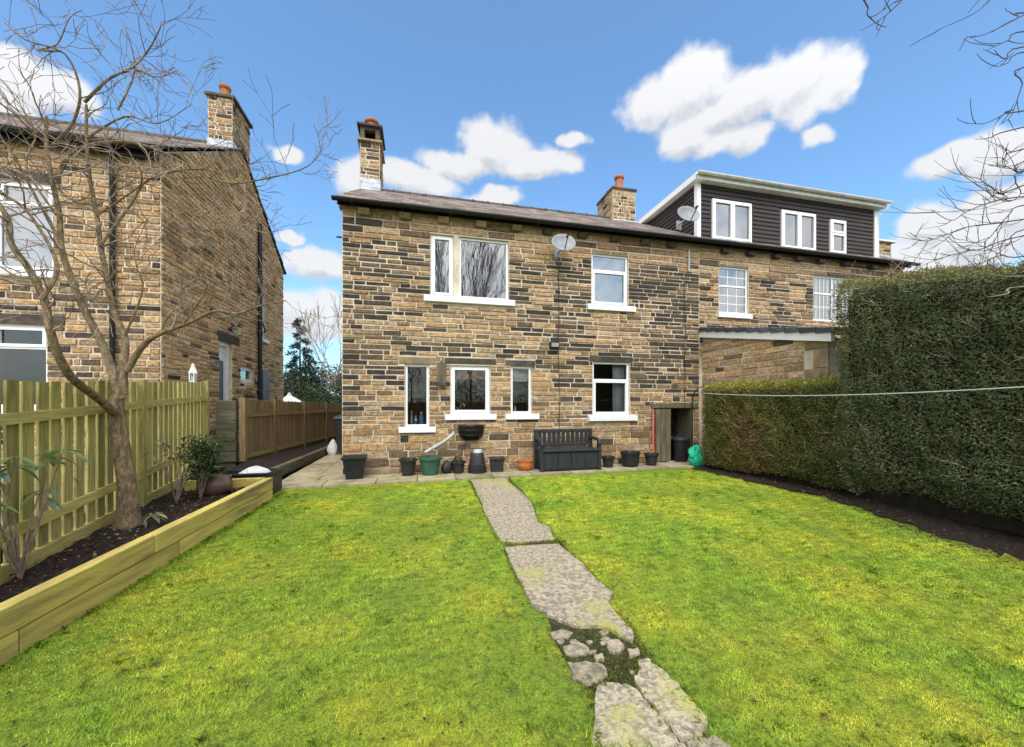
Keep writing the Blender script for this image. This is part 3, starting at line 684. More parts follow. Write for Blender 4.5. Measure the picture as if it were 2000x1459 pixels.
# rooms seen through the glass
room(house, HX0+.1, 3.2, WY+.17, 12.0, .55, 2.60, 'room', 'kitchen_room'); room(house, 3.25, HX1-.1, WY+.17, 12.2, .55, 2.60, 'roomdark', 'back_room')
room(house, HX0+.1, 3.2, WY+.17, 11.5, 2.75, 5.1, 'roomblue', 'bedroom'); room(house, 3.25, HX1-.1, WY+.17, 11.5, 2.75, 5.1, 'roomblue', 'bedroom')
cb = MB(); cb.box(-1.3, 3.1, 11.35, 11.95, .56, 1.78).build('cupboard', 'cupboard', house)
for k in range(8): MB().box(-1.28+k*.55, -.76+k*.55, 11.32, 11.347, .7, 1.74).build('cupboard_door', 'cupboard', house)
MB().box(-.2, .15, WY+2.2, 11.3, 1.55, 2.59).build('chimney_breast', 'room', house)
MB().box(XY(998,WY)+.02, XY(1038,WY)+.0, WY+.20, WY+.205, W_LC[3]-.33, W_LC[3]).build('roller_blind', 'cream', house)
MB().box(W_LB[0]+.02, W_LB[1]-.02, WY+.20, WY+.21, W_LB[3]-.28, W_LB[3]).build('roller_blind', 'cupboard', house)
MB().box(4.2, 5.6, 11.6, 12.0, .9, 1.9).build('sideboard', 'cupboard', house)
# roof
ye, ze = WY-.22, EZ-.01
m = MB(); sl = (RZ-ze)/(RY-ye); yb = 2*RY-ye
m.add([(HX0-.08,ye,ze-.03),(HX1,ye,ze-.03),(HX1,RY,RZ-.03),(HX0-.08,RY,RZ-.03),(HX0-.08,yb,ze-.03),(HX1,yb,ze-.03)], [(0,1,2,3),(3,2,5,4)])
roof = m.build('roof', 'darkstone', house)
slates(roof, HX0-.08, HX1, ye, ze, RY, RZ, random.Random(5)); slates(roof, HX0-.08, HX1, yb, ze, RY, RZ, random.Random(6), rows=10, wid=.5)
x = HX0-.08; rt = random.Random(8)
while x < HX1-.05:
    l = min(.45, HX1-x); t = MB(); a = x+.006; b = x+l-.006; vs = []; n = 8
    for u, k in ((a,1.0),(b-.05,1.0),(b-.05,1.12),(b,1.12)):
        for j in range(n+1):
            an = math.pi*j/n; vs.append((u, RY-math.cos(an)*.13*k, RZ-.03+math.sin(an)*.10*k))
    t.add(vs, [(i*(n+1)+j, (i+1)*(n+1)+j, (i+1)*(n+1)+j+1, i*(n+1)+j+1) for i in range(3) for j in range(n)]+[tuple(range(n+1)), tuple(range(4*n+3, 3*n+2, -1))])
    t.build('ridge_tile', 'ridge', roof, smooth=True); x += l
def gutter(house, x0, x1, y, z, mat='blackpipe', r=.06, name='gutter'):
    m = MB(); n = 8; vs = []
    for u in (x0, x1):
        for rr_ in (r, r-.008):
            for j in range(n+1):
                an = math.pi+math.pi*j/n; vs.append((u, y+math.cos(an)*rr_, z+math.sin(an)*rr_))
    k = n+1
    m.add(vs, [(j, j+1, 2*k+j+1, 2*k+j) for j in range(n)]+[(k+j+1, k+j, 3*k+j, 3*k+j+1) for j in range(n)]+[(0, 2*k, 3*k, k), (n, k+n, 3*k+n, 2*k+n)]+[(j, k+j, k+j+1, j+1) for j in range(n)]+[(2*k+j, 2*k+j+1, 3*k+j+1, 3*k+j) for j in range(n)])
    return m.build(name, mat, house)
gu = gutter(house, HX0-.14, HX1-.003, ye-.03, ze-.02)
m = MB(); m.box(HX0-.07, HX1-.003, WY-.13, WY-.105, EZ-.10, EZ-.02); m.build('fascia', 'blackpipe', house)
for k in range(9): MB().box(HX0+.2+k*.95, HX0+.23+k*.95, ye-.1, WY-.13, ze-.09, ze-.083).build('gutter_bracket', 'blackpipe', gu)
# left chimney with a vented top, right chimney on the party wall
ch = stack(house, -1.56, -1.06, 11.15, 12.0, 7.18, 8.52, random.Random(31), .36, 'tall slim chimney with a vented top and one pot')
MB().box(-1.63,-.99,11.08,12.07,8.52,8.58).build('slab', 'dressed', ch, bevel=.01)
v = MB()
for a in (-1.56,-1.17): v.box(a, a+.11, 11.15, 11.3, 8.58, 8.93); v.box(a, a+.11, 11.85, 12.0, 8.58, 8.93)
v.box(-1.45,-1.17,11.88,11.99,8.58,8.93); v.box(-1.56,-1.51,11.3,11.85,8.58,8.93); v.box(-1.11,-1.06,11.3,11.85,8.58,8.93); v.box(-1.45,-1.17,11.16,11.29,8.86,8.93)
v.build('vent_walls', 'greyboard', ch)
MB().box(-1.64,-.98,11.07,12.08,8.93,8.99).build('cap', 'darkstone', ch, bevel=.01); chimney_pot(ch, -1.30, 11.5, 8.99, .34, .19)
ch = stack(house, 5.84, 6.62, 11.0, 12.05, 6.95, 8.10, random.Random(32), .22, 'broad chimney on the party wall with two pots', .25)
MB().box(5.80,6.66,10.96,12.09,8.10,8.17).build('cap', 'darkstone', ch, bevel=.01); chimney_pot(ch, 6.22, 11.3, 8.17, .52, .15); chimney_pot(ch, 6.2, 11.85, 8.17, .36, .14)
# pipes and cables on the wall
def tube_part(name, pts, r, mat, parent, n=8, label=None): return MB().tube(pts, r, n).build(name, mat, parent, smooth=True, label=label)
cx = XY(1090, WY); tube_part('cable', [(cx,WY-.03,4.55),(cx+.01,WY-.03,3.2),(cx-.01,WY-.03,2.9),(cx+.02,WY-.03,1.4),(cx+.01,WY-.03,.2)], .007, 'blackpipe', house, 6)
cx = XY(1337, WY); tube_part('cable', [(cx-.04,WY-.03,4.4),(cx,WY-.03,3.2),(cx-.02,WY-.03,1.45)], .007, 'blackpipe', house, 6)
px_ = XY(1343, WY); tube_part('overflow_pipe', [(px_,WY-.05,5.2),(px_,WY-.05,zr(1343,532))], .025, 'greyp', house)
tube_part('overflow_pipe', [(-1.5,WY+.3,zr(672,452)),(-1.66,WY+.3,zr(672,452))], .02, 'blackpipe', house)
pts = [atY(886,846,8.2), atY(884,849,8.14), atY(868,862,8.1), atY(830,884,8.02)]
tube_part('waste_pipe', [Vector((pts[0].x,WY,pts[0].z))]+pts, .033, 'greyp', house, 10)
for px, py in ((903,872),(922,871)):
    p = atY(px, py, WY); MB().tbox(T, p.x-.09, p.x+.09, p.z-.05, p.z+.05, .0, .026).build('air_brick', 'darkstone', house)
b = MB()
xa, xb = XY(712,WY), XY(782,WY)
b.hexa([(xa,WY-.13,.005),(xb,WY-.13,.005),(xb,WY-.02,.005),(xa,WY-.02,.005),(xa,WY-.11,.10),(xb,WY-.11,.10),(xb,WY-.02,.12),(xa,WY-.02,.12)]).build('plinth_stone', 'dressed', house, bevel=.015)
# coal-hole recess with timber doors
m = MB(); a, b_, z1 = STORE[0], STORE[1], STORE[3]
m.add([(a,WY+.16,.0),(b_,WY+.16,.0),(b_,WY+1.0,.0),(a,WY+1.0,.0),(a,WY+.16,z1),(b_,WY+.16,z1),(b_,WY+1.0,z1),(a,WY+1.0,z1)], [(0,1,2,3),(4,7,6,5),(1,5,6,2),(2,6,7,3),(3,7,4,0)])
m.build('store_recess', 'darkstone', house)
MB().tbox(T, STL[0], STL[1], STL[2]+.004, STL[3]-.004, -.14, .06).build('lintel', 'oldwood', house, bevel=.008)
st = sub(house, 'store_door', (a, WY, 0), 'weathered left door of the bin store')
dw = (XY(1308,WY)-a)
for k in range(3): MB().box(a+.01+k*dw/3, a+(k+1)*dw/3-.004, WY-.045-.002*k, WY-.02, .03, z1-.02).build('board', 'oldwood', st)
for z in (.25, 1.0): MB().box(a+.02, a+dw-.01, WY-.02, WY+.005, z, z+.09).build('ledge', 'oldwood', st)
st2 = sub(house, 'store_door', (b_, WY, 0), 'weathered right door of the bin store, folded inwards')
for k in range(2): MB().hexa([(b_-.09+k*.04,WY-.03+k*.3,.03),(b_-.05+k*.04,WY-.03+k*.3,.03),(b_-.02+k*.01,WY+.26+k*.3,.03),(b_-.05+k*.02,WY+.26+k*.3,.03),(b_-.09+k*.04,WY-.03+k*.3,z1-.02),(b_-.05+k*.04,WY-.03+k*.3,z1-.02),(b_-.02+k*.01,WY+.26+k*.3,z1-.02),(b_-.05+k*.02,WY+.26+k*.3,z1-.02)]).build('board', 'oldwood', st2)
# ------------------------------------------------------------------ adjoining house with dormer and lean-to
NX1 = 13.6
nb = thing('stone_house', (10, WY, 0), 'adjoining stone house at right with brown boarded roof dormer and lean-to', 'house')
N_A = opening(1404,1462,521,613); N_B = opening(1588,1668,540,628)
m = MB(); wall_face(m, T, HX1+.002, NX1, -.1, EZ, [N_A, N_B])
m.add([(NX1,WY,-.1),(NX1,14.7,-.1),(NX1,14.7,EZ),(NX1,RY,RZ-.05),(NX1,WY,EZ)], [(0,1,2,3,4)]); m.add([(HX1,14.7,-.1),(NX1,14.7,-.1),(NX1,14.7,EZ),(HX1,14.7,EZ)], [(0,1,2,3)])
m.build('wall', 'mortar', nb)
S_NA = (N_A[0]-.06, N_A[1]+.06, N_A[2]-.12, N_A[2])
rg = random.Random(22); jobs = []
def nd(u, v):
    if v > 4.8: return .1
    if N_A[1]+.15 < u < N_B[0]-.1: return .62 if (math.sin(u*5+v*3) > -.2) else .2
    return .18
for r in stone_rects(HX1+.002, NX1, 2.6, 4.86, [N_A, N_B, S_NA], rg, (.080,.118), (.2,.6), .016): jobs.append((T, r, pick(rg, nd((r[0]+r[1])/2, (r[2]+r[3])/2)), None, rg, lambda x, y: x > 1640))
for r in stone_rects(HX1+.002, NX1, 4.86, 5.3, [N_A, N_B], rg, (.14,.18), (.5,1.1)): jobs.append((T, r, pick(rg, .15), None, rg, lambda x, y: x > 1700))
# lean-to: its side wall faces the garden
EX = 6.86; TE = lambda u, v, n: (EX-n, u, v)
EY0 = 5.25; zl = lambda y: 2.56+(y-EY0)*.190
rg = random.Random(23)
for r in stone_rects(EY0+.42, WY-.0, 0, 3.15, [], rg, (.09,.14), (.25,.6)):
    if r[2] < zl((r[0]+r[1])/2)-.03: jobs.append((TE, r, pick(rg, .04, 1.3), lambda u: zl(u), rg, lambda x, y: y > 742))  # side wall stones coloured lighter to make up for their shade
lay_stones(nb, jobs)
m = MB(); m.add([TE(EY0,-.1,0),TE(WY,-.1,0),TE(WY,zl(WY),0),TE(EY0,zl(EY0),0)], [(0,1,2,3)]); m.add([(EX,EY0,-.1),(10.5,EY0,-.1),(10.5,EY0,zl(EY0)),(EX,EY0,zl(EY0))], [(0,1,2,3)])
m.build('lean_to_wall', 'mortar', nb)
z = 0.0; k = 0
while z < zl(EY0)-.12:
    h = min(.34, zl(EY0)-.02-z); w = .42 if k % 2 else .26
    MB().tbox(TE, EY0-.015, EY0+w-.01, z+.006, z+h-.006, -.02, .02).build('quoin', 'dressed', nb, bevel=.008); z += h; k += 1
m = MB(); m.hexa([(EX-.10,EY0-.12,zl(EY0-.12)-.07),(EX-.02,EY0-.12,zl(EY0-.12)-.07),(EX-.02,WY,zl(WY)-.07),(EX-.10,WY,zl(WY)-.07),(EX-.10,EY0-.12,zl(EY0-.12)+.13),(EX-.02,EY0-.12,zl(EY0-.12)+.13),(EX-.02,WY,zl(WY)+.13),(EX-.10,WY,zl(WY)+.13)]); m.build('verge_board', 'upvc', nb)
lr = MB(); lr.add([(EX-.08,EY0-.2,zl(EY0-.2)+.14),(10.6,EY0-.2,zl(EY0-.2)+.14),(10.6,WY,zl(WY)+.14),(EX-.08,WY,zl(WY)+.14)], [(0,1,2,3)]); lr = lr.build('lean_to_roof', 'ridge', nb)
nT = 11; ys = [EY0-.2+(WY-EY0+.2)*k/nT for k in range(nT+1)]
MT['vt'] = M('blue_slate_tile', (.085,.095,.115), (.055,.062,.08), scale=8, rough=.5, vary=.3)
for k in range(nT):
    a, b = ys[k]+.004, ys[k+1]+.035; za, zb_ = zl(a)+.175, zl(b)+.158
    MB().hexa([(EX-.13,a,za-.085),(EX+.3,a,za-.04),(EX+.3,b,zb_-.06),(EX-.13,b,zb_-.10),(EX-.13,a,za),(EX+.3,a,za),(EX+.3,b,zb_),(EX-.13,b,zb_)]).build('verge_tile', 'vt', lr, bevel=.008)
window(nb, T, *N_A, [(0,1,0,.60,False),(0,1,.60,1,False)], 'small paned upstairs window with lace behind', sill=S_NA, bars=(3,6), curtain=[(0,1,'lace',1)])
wb = window(nb, T, *N_B, [(0,.5,0,.62,False),(.5,1,0,.62,False),(0,.5,.62,1,False),(.5,1,.62,1,False)], 'upstairs window with lace and a tilted fanlight', bars=(5,4), curtain=[(0,1,'lace',1)])
for px in (1413,1462,1512,1555,1598,1646,1700):
    x = XY(px, WY); b = MB(); b.tbox(T, x-.11, x+.11, 5.20, 5.30, 0, .13); b.build('corbel', 'darkstone', nb, bevel=.008)
m = MB(); m.tbox(T, HX1+.002, NX1, 5.30, 5.40, -.1, .05); m.build('eaves_course', 'dressed', nb)
gutter(nb, HX1+.003, NX1+.2, ye-.03, ze-.02); MB().box(HX1+.003, NX1+.12, WY-.13, WY-.105, EZ-.10, EZ-.02).build('fascia', 'blackpipe', nb)
m = MB(); m.add([(HX1+.003,ye,ze-.03),(NX1+.12,ye,ze-.03),(NX1+.12,RY,RZ-.03),(HX1+.003,RY,RZ-.03),(HX1+.003,yb,ze-.03),(NX1+.12,yb,ze-.03)], [(0,1,2,3),(3,2,5,4)])
nroof = m.build('roof', 'darkstone', nb)
DX0, DX1, DY, DZ0, DZ1 = 6.80, 12.68, 8.42, 5.46, 6.98
slates(nroof, HX1+.003, NX1+.12, ye, ze, RY, RZ, random.Random(7), skip=lambda x, s: DX0 < x < DX1 and s > .1)
TD = facY(DY)
D_A = opening(1389,1466,394,473,DY); D_B = opening(1524,1591,415,490,DY); D_C = opening(1619,1650,431,498,DY)
dm = sub(nb, 'dormer', ((DX0+DX1)/2, DY, DZ0), 'flat-roofed dormer clad in dark brown boards')
m = MB(); wall_face(m, TD, DX0, DX1, DZ0, DZ1, [D_A, D_B, D_C], .1)
m.add([(DX0,DY,DZ0),(DX0,DY,DZ1),(DX0,11.2,DZ1)], [(0,1,2)]); m.add([(DX1,DY,DZ0),(DX1,DY,DZ1),(DX1,11.2,DZ1)], [(0,1,2)])
m.build('dormer_wall', 'cladding', dm)
nb_ = 14; bh = (DZ1-DZ0)/nb_
for k in range(nb_):
    z0, z1_ = DZ0+k*bh, DZ0+(k+1)*bh
    xs = sorted({DX0+.06, DX1-.06} | {x for h in (D_A,D_B,D_C) if h[2] < z1_ and h[3] > z0 for x in (h[0]-.04, h[1]+.04)})
    for a, b in zip(xs, xs[1:]):
        m = MB()
        if any(h[0]-.05 < (a+b)/2 < h[1]+.05 and h[2] < z1_ and h[3] > z0 for h in (D_A,D_B,D_C)): continue
        m.hexa([TD(a,z0,.034),TD(b,z0,.034),TD(b,z0,-.001),TD(a,z0,-.001),TD(a,z1_-.006,.012),TD(b,z1_-.006,.012),TD(b,z1_-.006,-.001),TD(a,z1_-.006,-.001)])
        m.build('cladding_board', 'cladding', dm)
    yend = min(11.1, DY+(z0+bh*.3-DZ0)/((RZ-ze)/(RY-ye))+.35); TC = lambda u, v, n: (DX0-n, u, v); c = MB()
    c.hexa([TC(DY+.02,z0,.034),TC(yend,z0,.034),TC(yend,z0,-.001),TC(DY+.02,z0,-.001),TC(DY+.02,z1_-.006,.012),TC(yend,z1_-.006,.012),TC(yend,z1_-.006,-.001),TC(DY+.02,z1_-.006,-.001)])
    c.build('cladding_board', 'cladding', dm)
for x in (DX0-.045, DX1-.05): MB().box(x, x+.11, DY-.05, DY+.06, DZ0, DZ1-.0).build('corner_trim', 'upvc', dm)
MB().box(DX0-.16, DX1+.16, DY-.18, 11.35, DZ1+.13, DZ1+.17).build('dormer_roof', 'greyp', dm)
MB().box(DX0-.15, DX1+.15, DY-.20, DY-.17, DZ1-.02, DZ1+.128).build('fascia_board', 'soffit', dm); MB().box(DX0-.19, DX0-.16, DY-.17, 11.2, DZ1-.02, DZ1+.128).build('fascia_board', 'upvc', dm)
MB().box(DX0-.158, DX1+.15, DY-.168, 11.2, DZ1-.02, DZ1-.002).build('soffit_board', 'soffit', dm)
gutter(dm, DX0-.2, DX1+.22, DY-.26, DZ1+.12, 'soffit', .055)
tube_part('downpipe', [(DX1+.17,DY-.26,DZ1+.06),(DX1+.15,DY-.22,DZ1-.05),(DX1+.06,DY-.05,DZ1-.22),(DX1+.05,DY-.06,DZ0+.05)], .03, 'upvc', dm)
two = [(0,.5,0,1,True),(.5,1,0,1,True)]
for D, cl in ((D_A,two),(D_B,two),(D_C,[(0,1,0,.62,True),(0,1,.62,1,True)])):
    window(nb, TD, *D, cl, n0=-.06, n1=.045, curtain=[(0,1,'curtain',1)])
room(nb, HX1+.1, NX1-.1, WY+.17, 11.5, 2.75, 5.1, 'roomblue', 'bedroom'); room(nb, DX0+.05, DX1-.05, DY+.11, 11.0, DZ0+.02, DZ1-.03, 'roomblue', 'loft_room')
x0c = XY(1704, 11.2); ch = stack(nb, x0c, x0c+.62, 11.0, 12.0, 6.95, 7.52, random.Random(33), .1, 'chimney stub showing past the far end of the dormer', .3)
MB().box(x0c-.1, x0c+.75, 10.9, 12.1, 7.52, 7.58).build('cap', 'soffit', ch)
# ------------------------------------------------------------------ house on the left
GX, GY0, GY1, GE, GRY, GRZ, GB = -4.55, 8.3, 14.75, 5.97, 11.52, 8.08, .1
lh = thing('stone_house', (-6.8, 11.5, GB), 'stone house at left with plain gable end and black pipe', 'house')
TL = facY(GY0); TG = facX(GX)
FX0 = -9.5
w1 = (-8.3, XY(104,GY0), zr(60,526,GY0), zr(60,354,GY0)); w2 = (-8.3, XY(92,GY0), 1.35, zr(60,634,GY0))
def openX(pl, pr, pt, pb):
    a = atX(pl, pt, GX); b = atX(pr, pb, GX); m = (pl+pr)/2
    return (a.y, b.y, atX(m, pb, GX).z, atX(m, pt, GX).z)
gd = openX(427,453,668,800); gd = (gd[0], gd[1], .75, gd[3]); gw = openX(469,495,717,747); gu_ = openX(511,519,575,663); gp = openX(510,522,724,800); gp = (gp[0], gp[1], .9, gp[3])
gtop = lambda u: GE+(GRZ-GE)*(1-abs(u-GRY)/(GRY-GY0))
m = MB(); wall_face(m, TL, FX0, GX, GB, GE, [w1, w2])
us = sorted([GY0, GRY, GY1]+[x for h in (gd,gw,gu_) for x in h[:2]]); 
wall_face(m, TG, GY0, GY1, GB, GE, [gd, gw, gu_]); m.add([TG(GY0,GE,0),TG(GY1,GE,0),TG(GRY,GRZ-.05,0)], [(0,1,2)])
m.add([(FX0,GY0,GB),(FX0,GY1,GB),(FX0,GY1,GE),(FX0,GRY,GRZ),(FX0,GY0,GE)], [(0,1,2,3,4)]); m.add([(FX0,GY1,GB),(GX,GY1,GB),(GX,GY1,GE),(FX0,GY1,GE)], [(0,1,2,3)])
m.build('wall', 'mortar', lh)
rg = random.Random(41); jobs = []
s1 = (w1[0]-.1, XY(117,GY0), w1[2]-.14, w1[2]); s2 = (w2[0]-.1, w2[1]+.1, w2[2]-.14, w2[2])
l1 = (w1[0]-.2, XY(120,GY0), w1[3], w1[3]+.17); l2 = (w2[0]-.2, XY(128,GY0), w2[3], w2[3]+.18)
def ld(u, v): return .32 if v < 3.3 else .10
for r in stone_rects(FX0, GX, GB, GE-.1, [w1, w2, s1, l1, l2, s2], rg, (.09,.135), (.2,.52), .016): jobs.append((TL, r, pick(rg, ld(0, r[2]), 1.08), None, rg, lambda x, y: y > 740))
gl = (atX(424,660,GX).y, atX(467,660,GX).y, gd[3], gd[3]+.22); gs = (gu_[0]-.1, gu_[1]+.1, gu_[2]-.10, gu_[2])
for r in stone_rects(GY0, GY1, GB, GRZ, [gd, gw, gu_, gl, gs, gp], rg, (.08,.115), (.2,.5), .014):
    mu = (r[0]+r[1])/2
    if r[2] < gtop(mu)-.06: jobs.append((TG, r, pick(rg, .15 if r[2] < 2.8 else .03, 1.35), gtop, rg, lambda x, y: y > 775))  # gable stone colour raised above the front's, offsetting the shade on this side
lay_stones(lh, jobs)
for r in (l1, l2): MB().tbox(TL, r[0], r[1], r[2]+.004, r[3]-.006, -.14, .014).build('lintel', 'darkstone', lh, bevel=.006)
MB().tbox(TG, gl[0], gl[1], gl[2]+.003, gl[3]-.006, -.14, .02).build('lintel', 'darkstone', lh, bevel=.006)
quad = [(0,.33,0,.74,False),(.33,.66,0,.74,False),(.66,1,0,.74,False),(0,.33,.74,1,True),(.33,.66,.74,1,True),(.66,1,.74,1,True)]
window(lh, TL, *w1, quad, sill=s1, curtain=[(0,1,'curtain',1)]); window(lh, TL, *w2, quad, sill=s2, glass='glass_low')
window(lh, TG, *gw, one); window(lh, TG, *gu_, fixed, sill=gs)
room(lh, FX0+.1, GX-.2, GY0+.17, 12, .6, 2.95, 'roomdark', 'back_room'); room(lh, FX0+.1, GX-.2, GY0+.17, 12, 3.2, 5.7, 'roomblue', 'bedroom')
MB().tbox(TG, gp[0], gp[1], gp[2], gp[3], .0, .05).build('cupboard_door', 'blackpipe', lh)
dr = sub(lh, 'door', TG(gd[0], gd[2], 0), 'white panelled side door with a tall glazed panel')
d_ = MB(); d_.tbox(TG, gd[0]+.01, gd[0]+.09, gd[2], gd[3]-.01, -.14, -.05).tbox(TG, gd[1]-.09, gd[1]-.01, gd[2], gd[3]-.01, -.14, -.05).tbox(TG, gd[0]+.09, gd[1]-.09, gd[3]-.1, gd[3]-.01, -.14, -.05); d_.build('frame', 'whitepaint', dr)
gm = gd[0]+(gd[1]-gd[0])*.25; ge_ = gd[0]+(gd[1]-gd[0])*.62
MB().tbox(TG, gd[0]+.09, gd[1]-.09, gd[2], gd[3]-.1, -.13, -.09).build('leaf', 'whitepaint', dr); MB().tbox(TG, gm, ge_, gd[2]+.75, gd[3]-.45, -.091, -.080).build('glazed_panel', 'blackpipe', dr)
MB().tbox(TG, gm, ge_+.05, gd[2]+.15, gd[2]+.6, -.091, -.080).build('panel', 'whitepaint', dr)
# roof, gutter, pipes, chimney
y0_, z0_ = GY0-.2, GE-.02; yb_ = 2*GRY-y0_
m = MB(); m.add([(FX0,y0_,z0_-.04),(GX+.06,y0_,z0_-.04),(GX+.06,GRY,GRZ-.03),(FX0,GRY,GRZ-.03),(FX0,yb_,z0_-.04),(GX+.06,yb_,z0_-.04)], [(0,1,2,3),(3,2,5,4)])
lroof = m.build('roof', 'darkstone', lh)
slates(lroof, FX0, GX+.06, y0_, z0_, GRY, GRZ, random.Random(9)); slates(lroof, FX0, GX+.06, yb_, z0_, GRY, GRZ, random.Random(10), rows=10, wid=.5)
MB().tube([(FX0,GRY,GRZ+.0),(GX+.06,GRY,GRZ+.0)], .10, 10).build('ridge', 'ridge', lroof, smooth=True)
gutter(lh, FX0, GX+.1, y0_-.03, z0_-.04, r=.065); MB().box(FX0, GX, GY0-.12, GY0-.09, GE-.2, GE-.05).build('fascia', 'blackpipe', lh)
dx = XY(226, GY0); tube_part('downpipe', [(dx,GY0-.2,GE-.1),(dx,GY0-.08,GE-.4),(dx,GY0-.08,.3)], .04, 'blackpipe', lh, 10)
py_ = atX(502,600,GX).y; sp = tube_part('soil_pipe', [(GX+.08,py_,.2),(GX+.08,py_,atX(502,437,GX).z)], .055, 'blackpipe', lh, 12)
for z in (1.7,3.4,5.0): MB().lathe([(.066,0),(.072,.02),(.072,.10),(.066,.12)], (GX+.08,py_,z), 12).build('collar', 'blackpipe', sp)
tube_part('waste_pipe', [(GX+.01,py_+.5,3.55),(GX+.06,py_+.45,3.6),(GX+.06,py_+.12,3.9),(GX+.08,py_,3.75)], .022, 'blackpipe', lh)
ch = stack(lh, -5.10, -4.57, 11.10, 12.12, 7.75, 9.06, random.Random(44), .26, 'gable chimney with two pots', .3)
MB().box(-5.16,-4.50,11.04,12.18,9.06,9.13).build('cap', 'darkstone', ch, bevel=.01); chimney_pot(ch, -4.84, 11.36, 9.13, .40, .13); chimney_pot(ch, -4.80, 11.75, 9.13, .34, .12)
# wall lamp by the side door
p = atX(452, 637, GX); lm = thing('wall_lamp', (GX,p.y,p.z), 'black lantern wall lamp above the side door of the left house', 'lamp')
MB().tbox(TG, p.y-.05, p.y+.05, p.z-.12, p.z+.08, 0.012, .03).build('backplate', 'blackpipe', lm); tube_part('arm', [(GX+.03,p.y,p.z),(GX+.1,p.y,p.z+.09),(GX+.18,p.y,p.z+.03)], .012, 'blackpipe', lm)
MB().lathe([(.03,-.22),(.07,-.02)], (GX+.18,p.y,p.z), 6).build('lantern_glass', 'lamp', lm); MB().lathe([(.09,-.02),(.05,.05),(.01,.09)], (GX+.18,p.y,p.z), 6).build('lantern_roof', 'blackpipe', lm); MB().lathe([(.035,-.245),(.03,-.22)], (GX+.18,p.y,p.z), 6).build('lantern_base', 'blackpipe', lm)
# ------------------------------------------------------------------ picket fence by the bed
def ftop(y): return 1.575+.052*(y-3.71)
rg = random.Random(51)
fd = Vector((-.170,1,.052)).normalized(); fn = Vector((1,.17,0)).normalized()   # towards the lawn
def fpt(y, z, n=0): return Vector((fence_x(y)+fn.x*n, y+fn.y*n, z))
posts_y = [3.0, 5.75, 8.15]
pg = [(y0+.02, y1) for y0, y1 in zip(posts_y, posts_y[1:])]
for si, (ya, yb2) in enumerate([(2.2,5.75),(5.77,8.15)]):
    nm = ['weathered green picket fence panel behind the bare tree', 'weathered green picket fence panel between tree and stacked boards'][si]
    fe = thing('picket_fence', fpt((ya+yb2)/2, .1), nm, 'fence', 'green picket fence panels')
    y = ya+.07
    while y < yb2-.08:
        w = .118+rg.uniform(-.006,.006); z1 = ftop(y)+rg.uniform(-.012,.012); z0 = soil_z(0,y)-.02+.12; t = .02; k = rg.uniform(-.006,.006)
        a, b = y, y+w
        MB().hexa([fpt(a,z0,-t),fpt(b,z0,-t),fpt(b,z0,0),fpt(a,z0,0),fpt(a+k,z1,-t),fpt(b+k,z1+.006,-t),fpt(b+k,z1+.006,0),fpt(a+k,z1,0)]).build('picket', 'fence', fe); y += w+rg.uniform(.036,.056)
    for dz0, h in ((-.33,.085),(-1.20,.085)):
        za, zb2 = ftop(ya)+dz0, ftop(yb2)+dz0
        MB().hexa([fpt(ya,za,.002),fpt(yb2,zb2,.002),fpt(yb2,zb2,.045),fpt(ya,za,.045),fpt(ya,za+h,.002),fpt(yb2,zb2+h,.002),fpt(yb2,zb2+h,.035),fpt(ya,za+h,.035)]).build('rail', 'rail', fe)
    za, zb2 = soil_z(0,ya)-.06, soil_z(0,yb2)-.06
    MB().hexa([fpt(ya,za,-.03),fpt(yb2,zb2,-.03),fpt(yb2,zb2,.03),fpt(ya,za,.03),fpt(ya,za+.17,-.03),fpt(yb2,zb2+.17,-.03),fpt(yb2,zb2+.17,.03),fpt(ya,za+.17,.03)]).build('gravel_board', 'rail', fe)
    py = yb2; a, b = py-.0, py+.095
    MB().hexa([fpt(a,-.1,-.045),fpt(b,-.1,-.045),fpt(b,-.1,.06),fpt(a,-.1,.06),fpt(a,ftop(py)+.01,-.045),fpt(b,ftop(py)+.01,-.045),fpt(b,ftop(py)+.03,.06),fpt(a,ftop(py)+.03,.06)]).build('post', 'fence', fe, bevel=.006)
# white lantern ornament on the last post
p = fpt(8.0, ftop(8.0)-.02, -.12); ln_ = thing('garden_lantern', p, 'white openwork garden lantern standing behind the last picket post', 'lantern'); q = .04
MB().box(p.x-q,p.x+q,p.y-q,p.y+q,p.z-.9,p.z+.03).build('base', 'whitepaint', ln_, bevel=.006)
for sx in (-1,1):
    for sy in (-1,1): MB().box(p.x+sx*.034-.007,p.x+sx*.034+.007,p.y+sy*.034-.007,p.y+sy*.034+.007,p.z+.03,p.z+.17).build('upright', 'whitepaint', ln_)
MB().lathe([(.072,0),(.058,.05),(.032,.11),(.025,.15),(.01,.18)], (p.x,p.y,p.z+.17), 4).build('roof', 'whitepaint', ln_); MB().box(p.x-.022,p.x+.022,p.y-.022,p.y+.022,p.z+.03,p.z+.12).build('inner_glass', 'lamp', ln_)
# stacked board pier
xa, xb = XY(422,8.35), XY(461,8.35); pier = thing('board_pier', ((xa+xb)/2,8.4,.1), 'short wall of seven stacked grey boards between green and brown fences', 'wall')
for k in range(7):
    z = .12+k*.195; MB().box(xa+rg.uniform(-.006,.006), xb+rg.uniform(-.006,.006), 8.33+rg.uniform(-.006,.006), 8.45, z, z+.187).build('board', 'greyboard', pier, bevel=.008)
